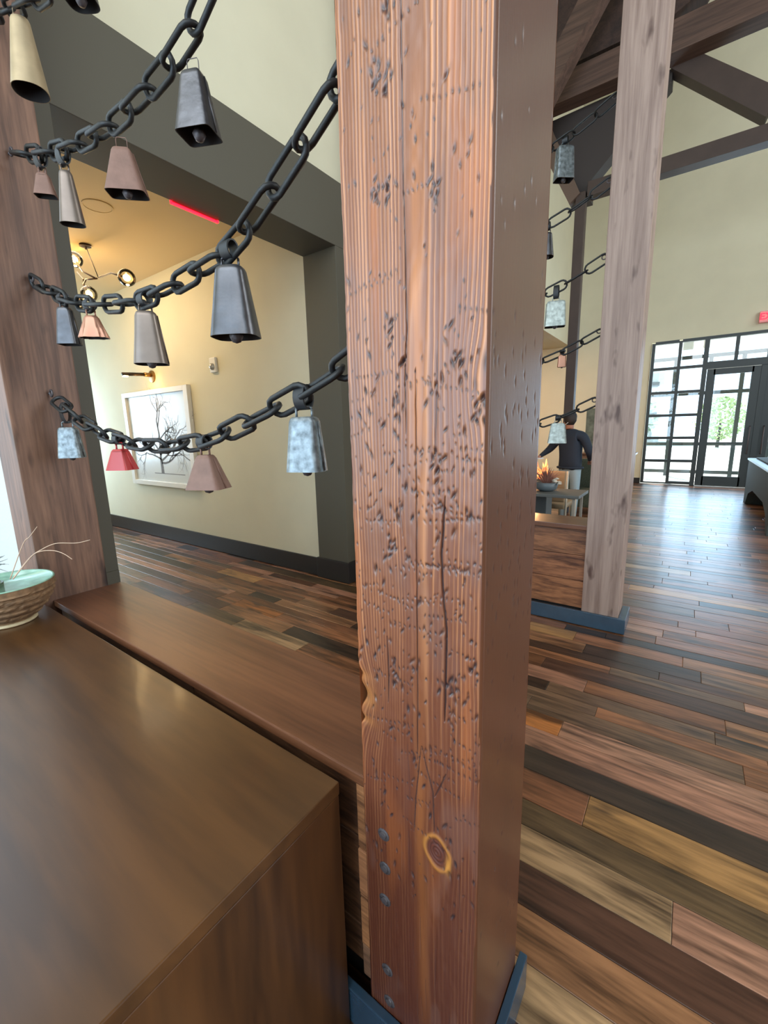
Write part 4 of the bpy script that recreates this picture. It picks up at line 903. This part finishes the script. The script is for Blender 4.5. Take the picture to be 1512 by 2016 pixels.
# sideboard with paintings stacked at the far wall
ew = empty('easel_painting', (-1.62, 10.6, 1.0)); tag(ew, 'landscape painting standing on the console behind the person', 'picture')
MB().box(-.32, .35, -.02, .02, .022, 1.0, .004).build('canvas', mat('landscape_paint', (110, 112, 96), .7, var=.6, vscale=7), ew)
sb = empty('sideboard', (-1.5, 10.7, 0)); tag(sb, 'brown sideboard against the far side of the lounge under the painting', 'sideboard')
kid(MB().box(-2.1, -.95, 10.4, 11.0, .12, .98, .01).build('body', wood('sideboard_wood', (96, 64, 44), (140, 100, 72), 'X', 8, .1, .5, .2)), sb)
kid(MB().box(-2.13, -.92, 10.37, 11.03, .98, 1.02, .005).build('top', capw), sb)
for x_ in (-2.05, -1.0): kid(MB().box(x_ - .03, x_ + .03, 10.45, 10.95, 0, .12).build('leg', blk), sb)

# person
def person():
    root = empty('person', (-1.60, 7.62, 0)); tag(root, 'person in dark navy sweater, pale jeans and dark cap, back turned, beside the fire', 'person')
    # facing -X and away from the camera; local frame: origin at the feet; +Y away, -X left
    V_ = []; E_ = []; Rr = []
    def v(p, r, par=None):
        V_.append(p); Rr.append(r); i = len(V_) - 1
        if par is not None: E_.append((par, i))
        return i
    pel = v((0, 0, .95), (.175, .13)); ab = v((.0, 0, 1.12), (.19, .14), pel); che = v((-.01, 0, 1.34), (.215, .15), ab); sh = v((-.02, .0, 1.49), (.17, .10), che)
    nk = v((-.035, 0, 1.57), (.06, .06), sh); hd = v((-.05, 0, 1.61), (.072, .08), nk); ht = v((-.055, 0, 1.73), (.078, .088), hd); v((-.05, 0, 1.80), (.05, .06), ht)
    nose = v((-.142, .02, 1.67), (.012, .012), ht)
    for s, el, wr in ((-1, (-.40, .05, 1.24), (-.46, -.18, 1.12)), (1, (.30, .03, 1.20), (.20, .26, 1.06))):
        a = v((s * .20, 0, 1.46), (.085, .085), sh); e = v(el, (.066, .066), a); w_ = v(wr, (.030, .030), e)
        d = (Vector(wr) - Vector(el)).normalized(); pm = v(tuple(Vector(wr) + d * .06), (.034, .020), w_)
        up = Vector((0, 0, 1)); sd = d.cross(up).normalized()
        for k, L_ in enumerate((.075, .085, .08, .065)):
            off = sd * (.026 - .017 * k); f1 = v(tuple(Vector(wr) + d * .10 + off), (.009, .009), pm); v(tuple(Vector(wr) + d * (.10 + L_ * .6) + off - up * .02), (.008, .008), f1)
        t1 = v(tuple(Vector(wr) + d * .05 + sd * .045), (.010, .010), pm); v(tuple(Vector(wr) + d * .09 + sd * .06), (.008, .008), t1)
    for s in (-1, 1):
        hp = v((s * .095, 0, .86), (.098, .10), pel); kn = v((s * .10, .01, .49), (.066, .07), hp); an = v((s * .105, -.01, .09), (.045, .048), kn); v((s * .105 - .02, .13, .04), (.045, .03), an)
    me = bpy.data.meshes.new('body'); me.from_pydata(V_, E_, []); o = bpy.data.objects.new('body', me); COL.objects.link(o)
    md = o.modifiers.new('skin', 'SKIN'); 
    for i, sv in enumerate(me.skin_vertices[0].data): sv.radius = Rr[i]; sv.use_root = (i == 0)
    md.use_smooth_shade = True; ss = o.modifiers.new('sub', 'SUBSURF'); ss.levels = 2
    dg = bpy.context.evaluated_depsgraph_get(); me2 = bpy.data.meshes.new_from_object(o.evaluated_get(dg)); bpy.data.objects.remove(o)
    me2.name = 'body'; me2.materials.clear()
    for m_ in (mat('navy_sweater', (28, 38, 52), .85, bump=.4), mat('pale_jeans', (142, 162, 172), .8), mat('skin', (150, 105, 84), .55), mat('shoe', (40, 36, 34), .5)): me2.materials.append(m_)
    wrists = [Vector((-.46, -.18, 1.12)), Vector((.20, .26, 1.06))]; elb = [Vector((-.40, .05, 1.24)), Vector((.30, .03, 1.20))]
    for p in me2.polygons:
        c = p.center; k = 0
        if c.z < .93 and abs(c.x) < .24 and abs(c.y) < .2: k = 1
        if c.z < .085: k = 3
        if c.z > 1.58: k = 2
        for w_, e in zip(wrists, elb):
            if (c - w_).dot((w_ - e).normalized()) > -.01 and (c - w_).length < .2: k = 2
        p.material_index = k
    link('body', me2, None, root, smooth=True)
    hm = mat('dark_hair', (34, 26, 22), .7)
    hp_ = [(.001, -.10), (.06, -.09), (.095, -.03), (.100, .03), (.08, .08), (.04, .105), (.001, .11)]
    MB().lathe(hp_, (-.035, -.012, 1.735), 18, Matrix.Scale(1.0, 3)).build('hair', hm, root, smooth=True)
    MB().lathe([(.106, .0), (.108, .03), (.095, .07), (.06, .10), (.001, .11)], (-.048, 0, 1.755), 20).build('cap', mat('dark_cap', (28, 30, 36), .8), root, smooth=True)
    MB().poly([(-.14, -.06), (-.23, -.045), (-.25, .0), (-.23, .045), (-.14, .06)], 2, 1.757, 1.768).build('cap_brim', MATS['dark_cap'], root)
    MB().tube([(-.01, -.085, 1.70), (-.06, -.10, 1.66), (-.11, -.07, 1.62)], .006, 6).build('mask_strap', mat('pale_strap', (180, 180, 176), .7), root, smooth=True)
    # sweater hem and collar follow the body
    hem = []
    for i in range(20):
        a = 2 * math.pi * i / 20; hem.append((.205 * math.cos(a), .155 * math.sin(a), .945))
    MB().tube(hem, .018, 8, closed=True).build('sweater_hem', MATS['navy_sweater'], root, smooth=True)
    root.rotation_euler = (0, 0, R(-15))
    return root
person()
cup = empty('serving_tray', (-2.14, 7.47, 1.10)); tag(cup, 'small white tray held in the left hand of the person', 'tray')
MB().box(-.14, .12, -.09, .09, -.012, .004, .004).build('tray', mat('white_tray', (210, 214, 222), .4), cup)

# ------------------------------------------------------------------ outside: bush, building front, far trees
def bush(loc, s, m, label, seed):
    r_ = random.Random(seed); root = empty('tree', loc); tag(root, label, 'tree')
    mb = MB()
    for k in range(900):
        u_ = r_.uniform(-1, 1); a = r_.uniform(0, 6.28); rr_ = (1 - u_ * u_) ** .5 * r_.uniform(.5, 1); c_ = Vector((rr_ * math.cos(a) * s, rr_ * math.sin(a) * s, (u_ * .9 + 1.25) * s)); q = s * .09
        d1 = Vector((r_.gauss(0, 1), r_.gauss(0, 1), r_.gauss(0, 1))).normalized() * q; d2 = d1.orthogonal().normalized() * q * .6
        mb.add([c_ - d1, c_ - d2, c_ + d1, c_ + d2], [(0, 1, 2, 3)])
    o = mb.build('foliage', m, root); o['kind'] = 'stuff'
    MB().tube([(0, 0, 0), (.05, 0, s * .8), (0, .03, s * 1.4)], [.07 * s, .05 * s, .02 * s], 8).build('trunk', tw, root, smooth=True)
grn = mat('green_leaves', (160, 178, 128), .7); grn2 = mat('grey_green_leaves', (120, 136, 110), .7)
bush((1.5, 36, 0), 1.5, grn, 'small green tree outside, seen through the entrance doors', 1)
bush((-3.4, 34, 0), 1.6, grn2, 'grey-green tree outside, seen through the left window panes', 2)
fc = empty('neighbour_building', (-3, 44, 0)); tag(fc, 'pale grey building with dark bands across the paved yard outside', 'building')
kid(MB().box(-14, -2.5, 42, 50, 0, 7.5).build('walls', mat('pale_siding', (170, 172, 168), .8)), fc)
for z_ in (2.4, 4.6): kid(MB().box(-14.05, -2.4, 41.9, 42, z_, z_ + .35).build('band', mat('dark_band', (96, 98, 100), .7)), fc)
for x_ in (-12, -9.5, -7, -4.5): kid(MB().box(x_, x_ + 1.3, 41.93, 42, .9, 2.2).build('window', mat('far_window', (70, 80, 90), .2)), fc)
